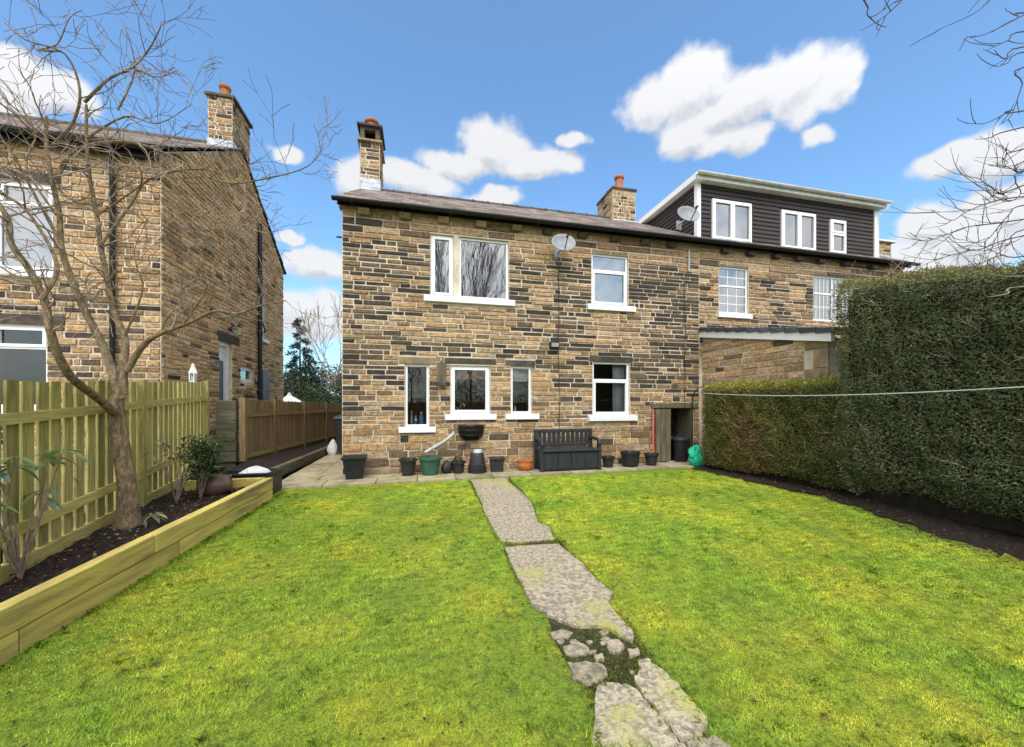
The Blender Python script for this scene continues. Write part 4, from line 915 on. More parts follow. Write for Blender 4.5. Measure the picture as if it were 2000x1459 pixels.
# brown close-picket fence down the side passage
def bx_(y): return -3.30+(y-8.35)*.10
btop = lambda y: 1.50-.012*(y-8.35)
bp_y = [8.42, 9.65, 11.3, 13.0, 14.6]
for si, (ya, yb2) in enumerate(zip(bp_y, bp_y[1:])):
    nm = ['brown picket fence panel nearest the stacked boards', 'second brown picket panel down the side passage', 'third brown picket panel down the side passage', 'farthest brown picket panel down the side passage'][si]
    fe = thing('picket_fence', (bx_((ya+yb2)/2),(ya+yb2)/2,.2), nm, 'fence', 'brown picket panels')
    q = lambda y, z, n: (bx_(y)+n, y, z)
    MB().box(bx_(ya)-.04, bx_(ya)+.06, ya-.05, ya+.05, .0, btop(ya)+.03).build('post', 'brownfence', fe, bevel=.006)
    y = ya+.06
    while y < yb2-.06:
        w = .075; z1 = btop(y)+rg.uniform(-.01,.01)
        MB().hexa([q(y,.26,-.02),q(y+w,.26,-.02),q(y+w,.26,0),q(y,.26,0),q(y,z1,-.02),q(y+w,z1,-.02),q(y+w,z1,0),q(y,z1,0)]).build('picket', 'brownfence', fe); y += w+rg.uniform(.015,.03)
    for z in (.36, 1.16): MB().hexa([q(ya+.05,z,.002),q(yb2-.05,z,.002),q(yb2-.05,z,.04),q(ya+.05,z,.04),q(ya+.05,z+.07,.002),q(yb2-.05,z+.07,.002),q(yb2-.05,z+.07,.035),q(ya+.05,z+.07,.035)]).build('rail', 'brownrail', fe)
fe = thing('cross_fence', (-2.1,14.75,0), 'dark brown boarded fence closing the far end of the side passage', 'fence')
for k in range(13): MB().box(-2.7+k*.1,-2.7+k*.1+.092,14.75,14.77,.05,1.34).build('board', 'brownfence', fe)
MB().box(-2.72,-1.4,14.70,14.748,1.18,1.30).build('rail', 'blackpipe', fe)
kb = thing('low_kerb', (-2.58,11,0), 'low stone kerb along the foot of the brown fence', 'kerb')
y = 7.95
for k in range(7):
    l = .95; a, b = y, y+l; xk = lambda y: -2.66+(y-8)*.035
    MB().hexa([(xk(a)-.1,a+.004,-.02),(xk(a),a+.004,-.02),(xk(b),b-.004,-.02),(xk(b)-.1,b-.004,-.02),(xk(a)-.1,a+.004,.20),(xk(a),a+.004,.19),(xk(b),b-.004,.19),(xk(b)-.1,b-.004,.20)]).build('kerb_stone', 'greyboard', kb, bevel=.01); y += l
# ------------------------------------------------------------------ raised bed of sleepers
rb = thing('raised_bed', (-2.4,4,0), 'raised bed edged with two courses of yellow-green timber sleepers', 'raised bed')
def sx(y): return -2.41+(y-2.9)*.052
st_z = lambda y: .19+.0235*(y-2.9)
for row, cuts in ((0, [-1.5,1.15,3.05,4.55,6.72]), (1, [-1.5,2.1,4.2,6.72])):
    for a, b in zip(cuts, cuts[1:]):
        e = .004; h0 = -.19 if row == 0 else 0; z = lambda y, t: st_z(y)+(-.36+.178*row) if not t else st_z(y)+(-.36+.178*(row+1))-.006
        o_ = rg.uniform(-.006,.006)+(0 if row else -.006)
        MB().hexa([(sx(a)-.1+o_,a+e,z(a,0)-(.15 if row==0 else 0)),(sx(a)+o_,a+e,z(a,0)-(.15 if row==0 else 0)),(sx(b)+o_,b-e,z(b,0)-(.15 if row==0 else 0)),(sx(b)-.1+o_,b-e,z(b,0)-(.15 if row==0 else 0)),
                   (sx(a)-.1+o_,a+e,z(a,1)),(sx(a)+o_,a+e,z(a,1)),(sx(b)+o_,b-e,z(b,1)),(sx(b)-.1+o_,b-e,z(b,1))]).build('sleeper', 'sleeper', rb, bevel=.009)
for z0, z1 in ((-.2,.10),(.106,.278)): MB().box(-3.35, sx(6.7)-.105, 6.63, 6.72, z0, z1).build('sleeper', 'sleeper', rb, bevel=.009)
# black tub with a white sack, and a brown pot lying in the bed
tb = thing('black_tub', (-2.66,7.02,0), 'open black plastic tub at the end of the raised bed', 'tub')
b = MB(); o_ = [(-3.02,6.80),(-2.30,6.80),(-2.26,7.28),(-3.02,7.28)]; i_ = [(-2.99,6.83),(-2.33,6.83),(-2.29,7.25),(-2.99,7.25)]
b.add([(x,y,-.02) for x,y in o_]+[(x,y,.31) for x,y in o_]+[(x,y,.31) for x,y in i_]+[(x,y,.1) for x,y in i_], [(3,2,1,0)]+[(k,(k+1)%4,4+(k+1)%4,4+k) for k in range(4)]+[(4+k,4+(k+1)%4,8+(k+1)%4,8+k) for k in range(4)]+[(8+k,8+(k+1)%4,12+(k+1)%4,12+k) for k in range(4)]+[(12,13,14,15)])
b.build('tub_body', 'black', tb); r_ = MB(); P4 = [Vector((x,y,.315)) for x,y in o_]
for k in range(4): r_.beam(P4[k], P4[(k+1)%4], .045, .03)
r_.build('rim', 'black', tb, bevel=.006)
def sack(mb, c, rx, ry, h, seed, n=28, rings=11, neck=0.0, fold=.05):
    r = random.Random(seed); ph = [(r.randint(2,9), r.uniform(0,6), r.uniform(.5,1.5)*fold) for _ in range(8)]
    prof = []
    for i in range(rings):
        t = i/(rings-1); prof.append((max(.02, math.sin(math.pi*min(1,.18+t*.82))**.6) if not neck or t < .75 else .2+neck*(t-.75)*2, t*h))
    vs = []
    for i, (q, z) in enumerate(prof):
        for j in range(n):
            a = 2*math.pi*j/n; w = 1+sum(k*math.sin(f*a+p+z*9/h*.7) for f, p, k in ph)
            vs.append((c[0]+math.cos(a)*q*rx*w, c[1]+math.sin(a)*q*ry*w, c[2]+z*(1+.06*math.sin(3*a+seed))))
    mb.add(vs, [(i*n+j, i*n+(j+1)%n, (i+1)*n+(j+1)%n, (i+1)*n+j) for i in range(rings-1) for j in range(n)]+[tuple(reversed(range(n))), tuple(range((rings-1)*n, rings*n))])
    return mb
tag(sack(MB(), (-2.55,7.0,.22), .21, .17, .19, 3).build('plastic_sack', 'whitebag', smooth=True, base=True), 'crumpled white plastic sack lying in the black tub', 'sack')
c = Vector((-2.80,6.28,.26)); bt = MB(); ax = Vector((.95,.28,.06)).normalized(); pr = [(.03,-.2),(.10,-.19),(.15,-.1),(.165,0),(.15,.1),(.12,.16),(.13,.19),(.10,.19),(.09,.1)]
pts = [c+ax*z for r_0, z in pr]; bt.tube(pts, [r_0 for r_0, z in pr], 18)
tag(bt.build('plant_pot', 'brownglaze', smooth=True, base=True), 'brown glazed pot lying on its side in the raised bed', 'pot')
# ------------------------------------------------------------------ pots along the wall
def round_pot(name, px, Yc, wtop, wbot, h, mat, label, ribs=0, rim=.03, soil=True, cat='pot', px_base=None, group=None, stems=0):
    x = XY(px, Yc); t = thing(name, (x,Yc,.004), label, cat, group); r1, r0 = wtop/2, wbot/2; pr = [(r0*.94,0),(r0,.01)]
    k = max(6, ribs*2)
    for i in range(1, k):
        q = i/k; pr.append((r0+(r1-r0)*q+(.006 if ribs and i % 2 else 0), h*q))
    pr += [(r1,h-rim*1.6),(r1+.014,h-rim*1.5),(r1+.017,h-.004),(r1+.012,h),(r1-.008,h),(r1-.02,h-.07)]
    MB().lathe(pr, (x,Yc,.004), 28, close=False).add([(x-.0001,Yc,.005),(x+.0001,Yc,.005),(x,Yc+.0001,.005)], [(0,1,2)]).build('pot_body', mat, t, smooth=True)
    MB().lathe([(.001,h-.05),(r1-.025,h-.055),(r1-.016,h-.06)], (x,Yc,.004), 20, close=False).build('compost', 'soil', t, smooth=True)
    rs = random.Random(int(px))
    for s in range(stems):
        a = Vector((x+rs.uniform(-.08,.08), Yc+rs.uniform(-.05,.05), h-.05)); MB().tube([a, a+Vector((rs.uniform(-.02,.02),0,.12)), a+Vector((rs.uniform(-.05,.05),rs.uniform(-.03,.03),rs.uniform(.18,.34)))], [.008,.006,.003], 5).build('stem', 'twig', t)
    return t
def square_pot(name, px, Yc, wtop, wbot, h, mat, label, stems=0, rz=0):
    x = XY(px, Yc); t = thing(name, (x,Yc,.004), label, 'pot', None, rz, True)
    b = MB(); a, c, i = wbot/2, wtop/2, wtop/2-.02; R4 = lambda q, z: [(-q,-q,z),(q,-q,z),(q,q,z),(-q,q,z)]
    b.add(R4(a,0)+R4(c-.012,h-.05)+R4(c+.008,h-.045)+R4(c+.012,h)+R4(i,h)+R4(i-.02,h-.12), [(3,2,1,0)]+[(k*4+j,k*4+(j+1)%4,k*4+4+(j+1)%4,k*4+4+j) for k in range(5) for j in range(4)])
    b.build('pot_body', mat, t, bevel=.006); MB().add(R4(i-.018,h-.06),[(0,1,2,3)]).build('compost', 'soil', t)
    rs = random.Random(int(px))
    for s in range(stems):
        p0 = Vector((rs.uniform(-.07,.07),rs.uniform(-.05,.05),h-.06)); MB().tube([p0, p0+Vector((.01,0,.12)), p0+Vector((rs.uniform(-.04,.04),0,rs.uniform(.2,.3)))], [.008,.006,.004], 5).build('stem', 'twig', t)
    return t
square_pot('plant_pot', 693, 7.86, .43, .29, .42, 'black', 'empty black square tapered pot nearest the house corner', 0, R(6))
round_pot('plant_pot', 797, 7.93, .33, .22, .33, 'black', 'black pot with two bare stems beside the green pot', stems=2)
round_pot('plant_pot', 840, 7.90, .44, .30, .36, 'green', 'large round green plastic pot under the grey waste pipe', rim=.035)
x = XY(873, 7.98); tag(sack(MB(), (x,7.98,.004), .12, .10, .26, 8).build('black_sack', 'black', smooth=True, base=True), 'crumpled black plastic bag between the green pot and twiggy pot', 'bag')
t = round_pot('plant_pot', 895, 7.97, .27, .21, .24, 'black', 'low black pot holding one tall bare twig and dead leaves', stems=1)
x = XY(895, 7.97); MB().tube([(x-.01,7.97,.2),(x-.02,7.97,.38),(x-.06,7.98,.62),(x-.08,7.98,.80)], [.012,.010,.008,.005], 6).build('stem', 'twig', t)
rs = np.random.default_rng(5); n = 90; P = np.c_[x+rs.normal(0,.06,n), 7.97+rs.normal(0,.05,n), .22+rs.uniform(0,.10,n)]; D = rs.normal(0,1,(n,3)); D[:,2] = abs(D[:,2])
Vv, Ff, Cc = leaves(P, D, rs.normal(0,1,(n,3)), rs.uniform(.04,.08,n), rs.uniform(.02,.035,n), np.outer(rs.uniform(.6,1.2,n), (.08,.06,.045)))
np_mesh('dead_leaves', Vv, Ff, 'leafc', t, Cc, center=(x,7.97,.25), kind='stuff')
# upturned stack of pots
x = XY(932, 7.95); t = thing('pot_stack', (x,7.95,.004), 'stack of upturned black pots with ribbed rims', 'pots')
for k in range(4):
    z = .004+k*.045; r = .185-.004*k; MB().lathe([(r,z),(r+.012,z+.004),(r+.012,z+.034),(r-.004,z+.04),(r-.02,z+.05)], (x,7.95,0), 26, close=False).build('rim', 'black', t, smooth=True)
MB().lathe([(.168,.17),(.135,.40),(.13,.41),(.0,.412)], (x,7.95,0), 26, close=False).build('top_pot', 'black', t, smooth=True)
MB().lathe([(.10,.41),(.085,.47),(.08,.475),(.0,.477)], (x+.01,7.95,0), 20, close=False).build('small_pot', 'greyp', t, smooth=True)
square_pot('plant_pot', 970, 7.97, .29, .24, .29, 'black', 'small square black pot with one bare stem left of the orange bowl', 1, R(-3))
x = XY(1026, 7.98); t = thing('plant_bowl', (x,7.98,.004), 'orange terracotta bowl beside the storage bench', 'pot')
MB().lathe([(.10,0),(.13,.02),(.165,.09),(.165,.15),(.158,.175),(.175,.185),(.178,.215),(.155,.22),(.145,.17)], (x,7.98,.004), 28, close=False).build('bowl', 'orange', t, smooth=True)
MB().lathe([(.001,.185),(.15,.185)], (x,7.98,.004), 20, close=False).build('compost', 'soil', t); MB().tube([(x+.02,7.98,.17),(x+.03,7.99,.45)], [.006,.004], 5).build('stem', 'twig', t); MB().tube([(x-.03,7.98,.17),(x-.04,7.99,.36)], [.006,.003], 5).build('stem', 'twig', t)
round_pot('plant_pot', 1188, 7.93, .27, .20, .24, 'black', 'small black pot just right of the storage bench', stems=1)
round_pot('plant_pot', 1231, 7.93, .42, .34, .33, 'black', 'wide ribbed black pot between the two smaller black pots', ribs=7, stems=1)
round_pot('plant_pot', 1272, 7.93, .31, .22, .28, 'black', 'black pot at the foot of the red pole')
# garden storage bench
bx0, bx1, by0, by1 = XY(1056,7.62), XY(1056,7.62)+1.36, 7.62, 8.14
bn = thing('storage_bench', ((bx0+bx1)/2,by0,.004), 'charcoal plastic storage bench with slatted back against the wall', 'bench')
MB().box(bx0+.05,bx1-.05,by0+.03,by1-.02,.03,.41).build('storage_box', 'bench', bn)
for k in range(4): MB().box(bx0+.08+k*.302,bx0+.08+k*.302+.292,by0+.016,by0+.03,.06,.385).build('front_board', 'bench', bn, bevel=.004)
MB().box(bx0+.02,bx1-.02,by0-.02,by1-.06,.415,.455).build('seat_lid', 'bench', bn, bevel=.01)
for x in (bx0,bx1-.075):
    for yy in (by0,by1-.08): MB().box(x,x+.075,yy,yy+.075,.0,.64 if yy == by0 else .86).build('leg', 'bench', bn, bevel=.008)
    m = MB(); m.tube([(x+.037,by1-.05,.67),(x+.037,by0+.15,.66),(x+.037,by0+.02,.63),(x+.037,by0+.0,.55)], .038, 8); m.build('armrest', 'bench', bn, smooth=True)
MB().box(bx0+.076,bx1-.076,by1-.07,by1-.03,.78,.86).build('back_rail', 'bench', bn, bevel=.008); MB().box(bx0+.076,bx1-.076,by1-.07,by1-.03,.50,.55).build('back_rail', 'bench', bn, bevel=.006)
for k in range(11): a = bx0+.09+k*.109; MB().box(a,a+.075,by1-.058,by1-.042,.551,.779).build('back_slat', 'bench', bn)
# dustbin, red pole, sack and hose at the bin store
x = XY(1329,8.34); db = thing('dustbin', (x,8.34,.0), 'black lidded dustbin standing in the bin store', 'bin')
MB().lathe([(.15,.0),(.16,.01),(.185,.50),(.19,.52),(.0,.52)], (x,8.34,.01), 24, close=False).build('bin_body', 'black', db, smooth=True)
MB().lathe([(.205,.50),(.21,.51),(.21,.56),(.18,.585),(.06,.61),(.0,.612)], (x,8.34,.01), 24, close=False).build('lid', 'bench', db, smooth=True)
tube_part('handle', [(x-.08,8.34,.61),(x-.06,8.34,.66),(x+.06,8.34,.66),(x+.08,8.34,.61)], .012, 'bench', db)
p0 = atY(1277,890,8.05); p1 = atY(1275,800,8.22); tag(MB().tube([p0,p1], .022, 10).build('pole', 'rail_red', smooth=True, base=True), 'red pole leaning upright against the bin store door', 'pole')
x = XY(1364,7.66); gb = sack(MB(), (x,7.66,.004), .20, .17, .36, 12, rings=12, fold=.075); sack(gb, (x-.05,7.66,.14), .14, .13, .34, 5, n=24, rings=10, fold=.11)
tag(gb.build('green_sack', 'greenbag', smooth=True, base=True), 'crumpled green plastic sack beside the hedge end', 'sack')
P = [(1353,903,8.15),(1352,850,8.2),(1352,800,8.2),(1353,775,8.2),(1357,765,8.18),(1365,757,8.1),(1376,755,8.0)]
tag(MB().tube([atY(a,b,c) for a,b,c in P], .013, 8).build('garden_hose', 'blackpipe', smooth=True, base=True), 'black hose rising beside the bin store and curling over the hedge', 'hose')
# wheelie bin and white sack down the passage
wb_ = thing('wheelie_bin', (-2.0,11.8,.004), 'black wheelie bin half hidden behind the house corner', 'bin')
MB().add([(-2.22,11.58,.06),(-1.78,11.58,.06),(-1.78,12.05,.06),(-2.22,12.05,.06),(-2.29,11.5,1.0),(-1.71,11.5,1.0),(-1.71,12.15,1.0),(-2.29,12.15,1.0)], [(3,2,1,0),(4,5,6,7),(0,1,5,4),(1,2,6,5),(2,3,7,6),(3,0,4,7)]).build('bin_body', 'black', wb_, bevel=.02)
MB().add([(-2.32,11.46,1.0),(-1.68,11.46,1.0),(-1.68,12.18,1.0),(-2.32,12.18,1.0),(-2.28,11.52,1.07),(-1.72,11.52,1.07),(-1.72,12.14,1.09),(-2.28,12.14,1.09)], [(3,2,1,0),(4,5,6,7),(0,1,5,4),(1,2,6,5),(2,3,7,6),(3,0,4,7)]).build('lid', 'bench', wb_, bevel=.015)
for x in (-2.22,-1.86): MB().tube([(x,12.08,.12),(x+.08,12.08,.12)], .12, 14).build('wheel', 'black', wb_)
tag(sack(MB(), (-2.33,11.6,.004), .12, .11, .42, 5).build('white_sack', 'whitebag', smooth=True, base=True), 'white sack on the ground beside the wheelie bin', 'sack')
# ------------------------------------------------------------------ things fixed to the walls
def dish(px, py, Yw, rx, label, wall_y):
    Yd = wall_y-.36; p = atY(px, py, Yd); t = thing('satellite_dish', p, label, 'satellite dish')
    ax = Vector((-.12,-1,.42)).normalized(); u = Vector((1,-.1,0)); u = (u-ax*u.dot(ax)).normalized(); v = ax.cross(u)
    m = MB(); n = 32; rings = 6; vs = []
    for i in range(rings+1):
        q = i/rings
        for j in range(n):
            a = 2*math.pi*j/n; vs.append(p+u*math.cos(a)*rx*q+v*math.sin(a)*rx*.88*q+ax*(q*q*.07-.07))
    m.add(vs, [(i*n+j, i*n+(j+1)%n, (i+1)*n+(j+1)%n, (i+1)*n+j) for i in range(rings) for j in range(n)]); d0 = m.build('reflector', 'dish', t, smooth=True); d0.modifiers.new('solid','SOLIDIFY').thickness = .006
    tip = p+ax*.34-v*rx*.55*(1 if v.z > 0 else -1); low = p-v*rx*.8*(1 if v.z > 0 else -1)
    tube_part('feed_arm', [low+ax*(-.0), tip], .011, 'blackpipe', t); MB().tube([tip, tip-(tip-p).normalized()*.10], .024, 10).build('receiver', 'blackpipe', t)
    tube_part('bracket', [p-ax*.07, p-ax*.2, Vector((p.x-.02, wall_y, p.z-.12))], .02, 'greyp', t)
    MB().box(p.x-.09,p.x+.06,wall_y-.022,wall_y-.018,p.z-.24,p.z-.02).build('wall_plate', 'greyp', t)
dish(1101, 473, WY, .27, 'grey satellite dish on the middle house wall', WY); dish(1345, 417, 8.42, .28, 'grey satellite dish at the dormer corner', DY)
p = atY(1083,674,WY-.12); fl = thing('floodlight', (p.x,WY,p.z), 'small black floodlight on the middle house wall between the storeys', 'lamp')
MB().tbox(T, p.x+.04,p.x+.10,p.z-.04,p.z+.10,.02,.06).build('bracket', 'blackpipe', fl); MB().hexa([(p.x-.11,WY-.17,p.z-.06),(p.x+.10,WY-.17,p.z-.06),(p.x+.10,WY-.07,p.z-.03),(p.x-.11,WY-.07,p.z-.03),(p.x-.11,WY-.19,p.z+.05),(p.x+.10,WY-.19,p.z+.05),(p.x+.10,WY-.08,p.z+.08),(p.x-.11,WY-.08,p.z+.08)]).build('housing', 'blackpipe', fl, bevel=.008)
MB().hexa([(p.x-.09,WY-.176,p.z-.045),(p.x+.08,WY-.176,p.z-.045),(p.x+.08,WY-.16,p.z-.045),(p.x-.09,WY-.16,p.z-.045),(p.x-.09,WY-.194,p.z+.04),(p.x+.08,WY-.194,p.z+.04),(p.x+.08,WY-.17,p.z+.04),(p.x-.09,WY-.17,p.z+.04)]).build('glass', 'lamp', fl)
# weathered timber hanging between the two left downstairs windows
p = atY(862,728,WY-.05); wd = thing('wall_planter', (p.x,WY,p.z), 'weathered wooden wall ornament between the two left downstairs windows', 'ornament')
for k in range(3): MB().tbox(T, p.x-.09+k*.062,p.x-.09+k*.062+.056,p.z-.24+.02*(k%2),p.z+.25-.03*abs(k-1),.02,.05+.004*k).build('board', 'oldwood', wd)
MB().tbox(T, p.x-.10,p.x+.10,p.z-.27,p.z-.20,.05,.14).build('ledge', 'darkstone', wd); MB().tbox(T, p.x-.02,p.x+.01,p.z+.25,p.z+.36,.02,.03).build('hanger', 'greyp', wd)
# half-round wire manger below the sink window
p = atY(920,830,WY); mg = thing('hay_rack_planter', (p.x,WY,p.z-.25), 'black half-round wire wall planter below the middle downstairs window', 'planter')
def mgp(a, z): k = 1-.30*((p.z-z)/.36)**2; return Vector((p.x+math.cos(a)*.275*k, WY-.02-math.sin(a)*.24*k, z))
for z in (p.z, p.z-.10, p.z-.20): MB().tube([mgp(math.pi*i/14,z) for i in range(15)], .009 if z < p.z else .013, 6).build('hoop', 'blackpipe', mg)
for i in range(15): a = math.pi*i/14; MB().tube([mgp(a,p.z), mgp(a,p.z-.12), mgp(a,p.z-.22), Vector((p.x+math.cos(a)*.12, WY-.03-math.sin(a)*.08, p.z-.33))], .008, 5).build('bar', 'blackpipe', mg)
lm_ = MB()
for i in range(13):
    a = math.pi*i/12
    for z, k in ((p.z-.03,.94),(p.z-.15,.93),(p.z-.25,.72),(p.z-.31,.4)): q = mgp(a,z); lm_.add([(p.x+(q.x-p.x)*k, WY-.015+(q.y-WY+.015)*k, z)], [])
lm_.f = [(i*4+j, i*4+j+1, (i+1)*4+j+1, (i+1)*4+j) for i in range(12) for j in range(3)]+[tuple(i*4 for i in range(13))]
lm_.build('coir_liner', 'soil', mg)
rs = np.random.default_rng(15); n = 160; P = np.c_[p.x+rs.uniform(-.24,.24,n), WY-.05-rs.uniform(0,.16,n), p.z-.03+rs.uniform(-.02,.02,n)]; D = rs.normal(0,1,(n,3)); D[:,2] = abs(D[:,2])+.3
Vv, Ff, Cc = leaves(P, D, rs.normal(0,1,(n,3)), rs.uniform(.03,.08,n), rs.uniform(.006,.02,n), np.outer(rs.uniform(.6,1.2,n), (.07,.06,.035))); np_mesh('dead_leaves', Vv, Ff, 'leafc', mg, Cc, center=(p.x,WY-.1,p.z), kind='stuff')
# things on the inside window ledges
def bottle(px, pyb, h, r, mat, label, name='bottle', cap='whitepaint'):
    c = atY(px, pyb, WY+.20); t = thing(name, c, label, 'bottle'); MB().lathe([(r*.95,0),(r,.01),(r,h*.6),(r*.45,h*.75),(r*.4,h*.86)], c, 16).build('bottle_body', mat, t, smooth=True)
    MB().lathe([(r*.5,h*.86),(r*.5,h)], c, 12).build('cap', cap, t); return t, c
MB().box(W_LA[0]+.06, W_LA[1]-.06, WY+.10, WY+.30, W_LA[2]-.03, W_LA[2]+.005).build('inner_ledge', 'sill', house)
t, c = bottle(812, 832, .22, .035, 'whitepaint', 'white soap bottle with blue label in the left narrow window'); MB().lathe([(.0365,.05),(.0365,.11)], c, 16, close=False).build('bottle_label', 'bluelabel', t)
bottle(804, 830, .30, .028, 'lamp', 'slim pale bottle at the left of the narrow window'); bottle(823, 830, .28, .045, 'bluep', 'blue spray bottle at the right of the narrow window')
bottle(1006, 806, .16, .03, 'whitepaint', 'white tube standing in the small right-hand kitchen window')
c = atY(900, 806, WY+.22); tp = thing('kitchen_tap', c, 'chrome kitchen tap behind the middle downstairs window', 'tap'); tube_part('spout', [c, c+Vector((0,0,.16)), c+Vector((.02,0,.20)), c+Vector((.07,0,.19)), c+Vector((.08,0,.13))], .013, 'chrome', tp); tube_part('lever', [c+Vector((-.04,0,.0)), c+Vector((-.05,0,.09)), c+Vector((-.09,0,.12))], .011, 'chrome', tp)
# washing line
P = []
a, b = Vector((6.84,8.22,1.70)), Vector((5.0,1.2,1.78))
a = atX(1374, 768, 6.0)+Vector((0,0,0)); b = atY(2000,728,2.6); b = b+(b-a)*.5
for i in range(25):
    t_ = i/24; q = a+(b-a)*t_; P.append(Vector((q.x,q.y,q.z-.16*4*t_*(1-t_))))
tag(MB().tube(P, .007, 6).build('washing_line', 'line', smooth=True), 'pale green washing line strung across in front of the hedges', 'washing line')
# ------------------------------------------------------------------ trees and hedges
def grow(mb, p, d, r, ln, depth, rg, up=.05, spread=.75, kids=(2,3), seg=4, sides=5, rmin=.0022, curl=.25, shrink=.68, twist=0):
    pts = [p.copy()]; rad = [r]; q = p.copy(); dd = d.normalized()
    for i in range(seg):
        dd = (dd+Vector((rg.uniform(-1,1),rg.uniform(-1,1),rg.uniform(-1,1)))*curl+Vector((0,0,up))).normalized()
        q = q+dd*(ln/seg); pts.append(q.copy()); rad.append(max(rmin, r*(1-.42*(i+1)/seg)))
    mb.tube(pts, rad, sides if r > .008 else 3, cap=False)
    if depth <= 0: return
    for k in range(rg.randint(*kids)):
        i = rg.randint(max(1, seg//2-1), seg); b = pts[i]; ax = dd.orthogonal().normalized(); ax.rotate(Matrix.Rotation(rg.uniform(0,6.28), 3, dd))
        nd = (dd+ax*rg.uniform(.4,1)*spread).normalized()
        grow(mb, b, nd, max(rmin, rad[i]*rg.uniform(.6,.8)), ln*shrink*rg.uniform(.75,1.15), depth-1, rg, up, spread, kids, max(2, seg-1), max(3, sides-1), rmin, curl, shrink)
    grow(mb, pts[-1], dd, max(rmin, rad[-1]), ln*shrink, depth-1, rg, up, spread, kids, max(2, seg-1), max(3, sides-1), rmin, curl, shrink)
def smooth_path(pts, rad, k=4):
    out = []; ro = []; n = len(pts)
    for i in range(n-1):
        p0, p1, p2, p3 = pts[max(0,i-1)], pts[i], pts[i+1], pts[min(n-1,i+2)]
        for j in range(k):
            t = j/k; out.append(.5*((2*p1)+(p2-p0)*t+(2*p0-5*p1+4*p2-p3)*t*t+(3*p1-p0-3*p2+p3)*t**3)); ro.append(rad[i]+(rad[i+1]-rad[i])*t)
    return out+[pts[-1]], ro+[rad[-1]]
# bare tree in the bed
tb_ = Vector((-3.02,4.95,.06))
tree = thing('bare_tree', tb_, 'gnarled leafless tree with many stems in the raised bed', 'tree')
TY = 4.95
def bp(l, y0=TY): return [atY(a, b, y0+c) for a, b, c in l]
trunk = MB()
tp_, tr_ = smooth_path(bp([(248,1030,0),(250,1000,0),(248,950,0),(240,890,0),(232,840,0),(226,800,0),(232,770,0)]), [.125,.098,.082,.073,.070,.070,.045]); trunk.tube(tp_, tr_, 14)
for a in (0.3,1.7,3.2,4.6,5.5): trunk.tube([tb_+Vector((math.cos(a)*.17,math.sin(a)*.16,-.04)), tb_+Vector((math.cos(a)*.09,math.sin(a)*.08,.05)), tb_+Vector((math.cos(a)*.02,math.sin(a)*.02,.25))], [.025,.042,.03], 8)
trunk.build('trunk', 'bark', tree, smooth=True)
limbs = [
 ([(230,812,0),(195,778,-.28),(150,742,-.58),(112,695,-.80),(95,640,-.86),(80,585,-.88),(55,530,-.88),(30,475,-.85),(10,420,-.85),(-30,350,-.85)], .056, .022),
 ([(236,780,0),(225,725,.05),(195,670,.08),(165,600,.1),(140,540,.1),(122,480,.12),(112,420,.15),(108,350,.1),(98,290,.1),(95,230,.1)], .062, .018),
 ([(240,770,.02),(247,720,.1),(242,660,.2),(225,610,.25),(205,550,.3),(195,480,.3),(190,420,.32),(180,350,.3),(170,270,.3),(165,200,.3)], .058, .016),
 ([(248,725,.05),(275,685,.05),(312,655,0),(360,630,-.05),(420,605,-.1),(465,612,-.1),(505,600,-.1),(555,583,-.15)], .048, .008),
 ([(80,585,-.88),(100,520,-.85),(60,430,-.8),(20,390,-.8),(-40,360,-.8)], .025, .012),
 ([(122,480,.1),(70,380,0),(30,300,-.1),(0,270,-.1)], .022, .008),
 ([(195,480,.3),(250,400,.3),(300,350,.25),(400,330,.2),(480,360,.1)], .024, .008),
 ([(108,350,.1),(160,300,.2),(250,280,.25),(330,300,.2),(430,350,.1),(520,345,0),(600,325,-.1),(633,283,-.15)], .030, .004),
 ([(98,290,.1),(130,230,.0),(150,170,-.1),(120,100,-.15),(60,85,-.2),(10,45,-.2)], .024, .005),
 ([(120,100,-.15),(62,90,-.15),(110,82,-.1),(140,40,-.1),(165,22,-.1)], .014, .004),
 ([(165,200,.3),(215,160,.3),(262,135,.3),(285,90,.25),(318,60,.2),(310,40,.2)], .022, .005),
 ([(230,215,.3),(262,140,.3),(258,70,.3),(240,52,.3)], .014, .004),
 ([(262,135,.3),(310,150,.25),(345,130,.2)], .012, .004),
 ([(170,270,.3),(240,225,.3),(300,235,.2),(370,200,.2)], .018, .004),
 ([(225,610,.25),(205,565,.2),(178,590,.1),(150,560,0),(110,560,-.1)], .018, .006),
 ([(360,630,-.05),(400,560,-.15),(385,530,-.2),(430,490,-.25),(470,440,-.3)], .014, .004),
 ([(312,655,0),(345,610,.05),(395,600,.1),(420,560,.1),(415,520,.15)], .016, .005),
 ([(190,420,.3),(240,380,.1),(280,360,0),(270,320,-.1),(230,300,-.1)], .018, .005),
 ([(110,420,.15),(60,330,.3),(60,250,.4),(20,200,.4),(-10,150,.4)], .018, .005),
 ([(242,660,.2),(280,570,.1),(270,520,.05),(255,480,0),(290,430,0)], .016, .004),
]
rg = random.Random(77); lm2 = MB(); tw = MB()
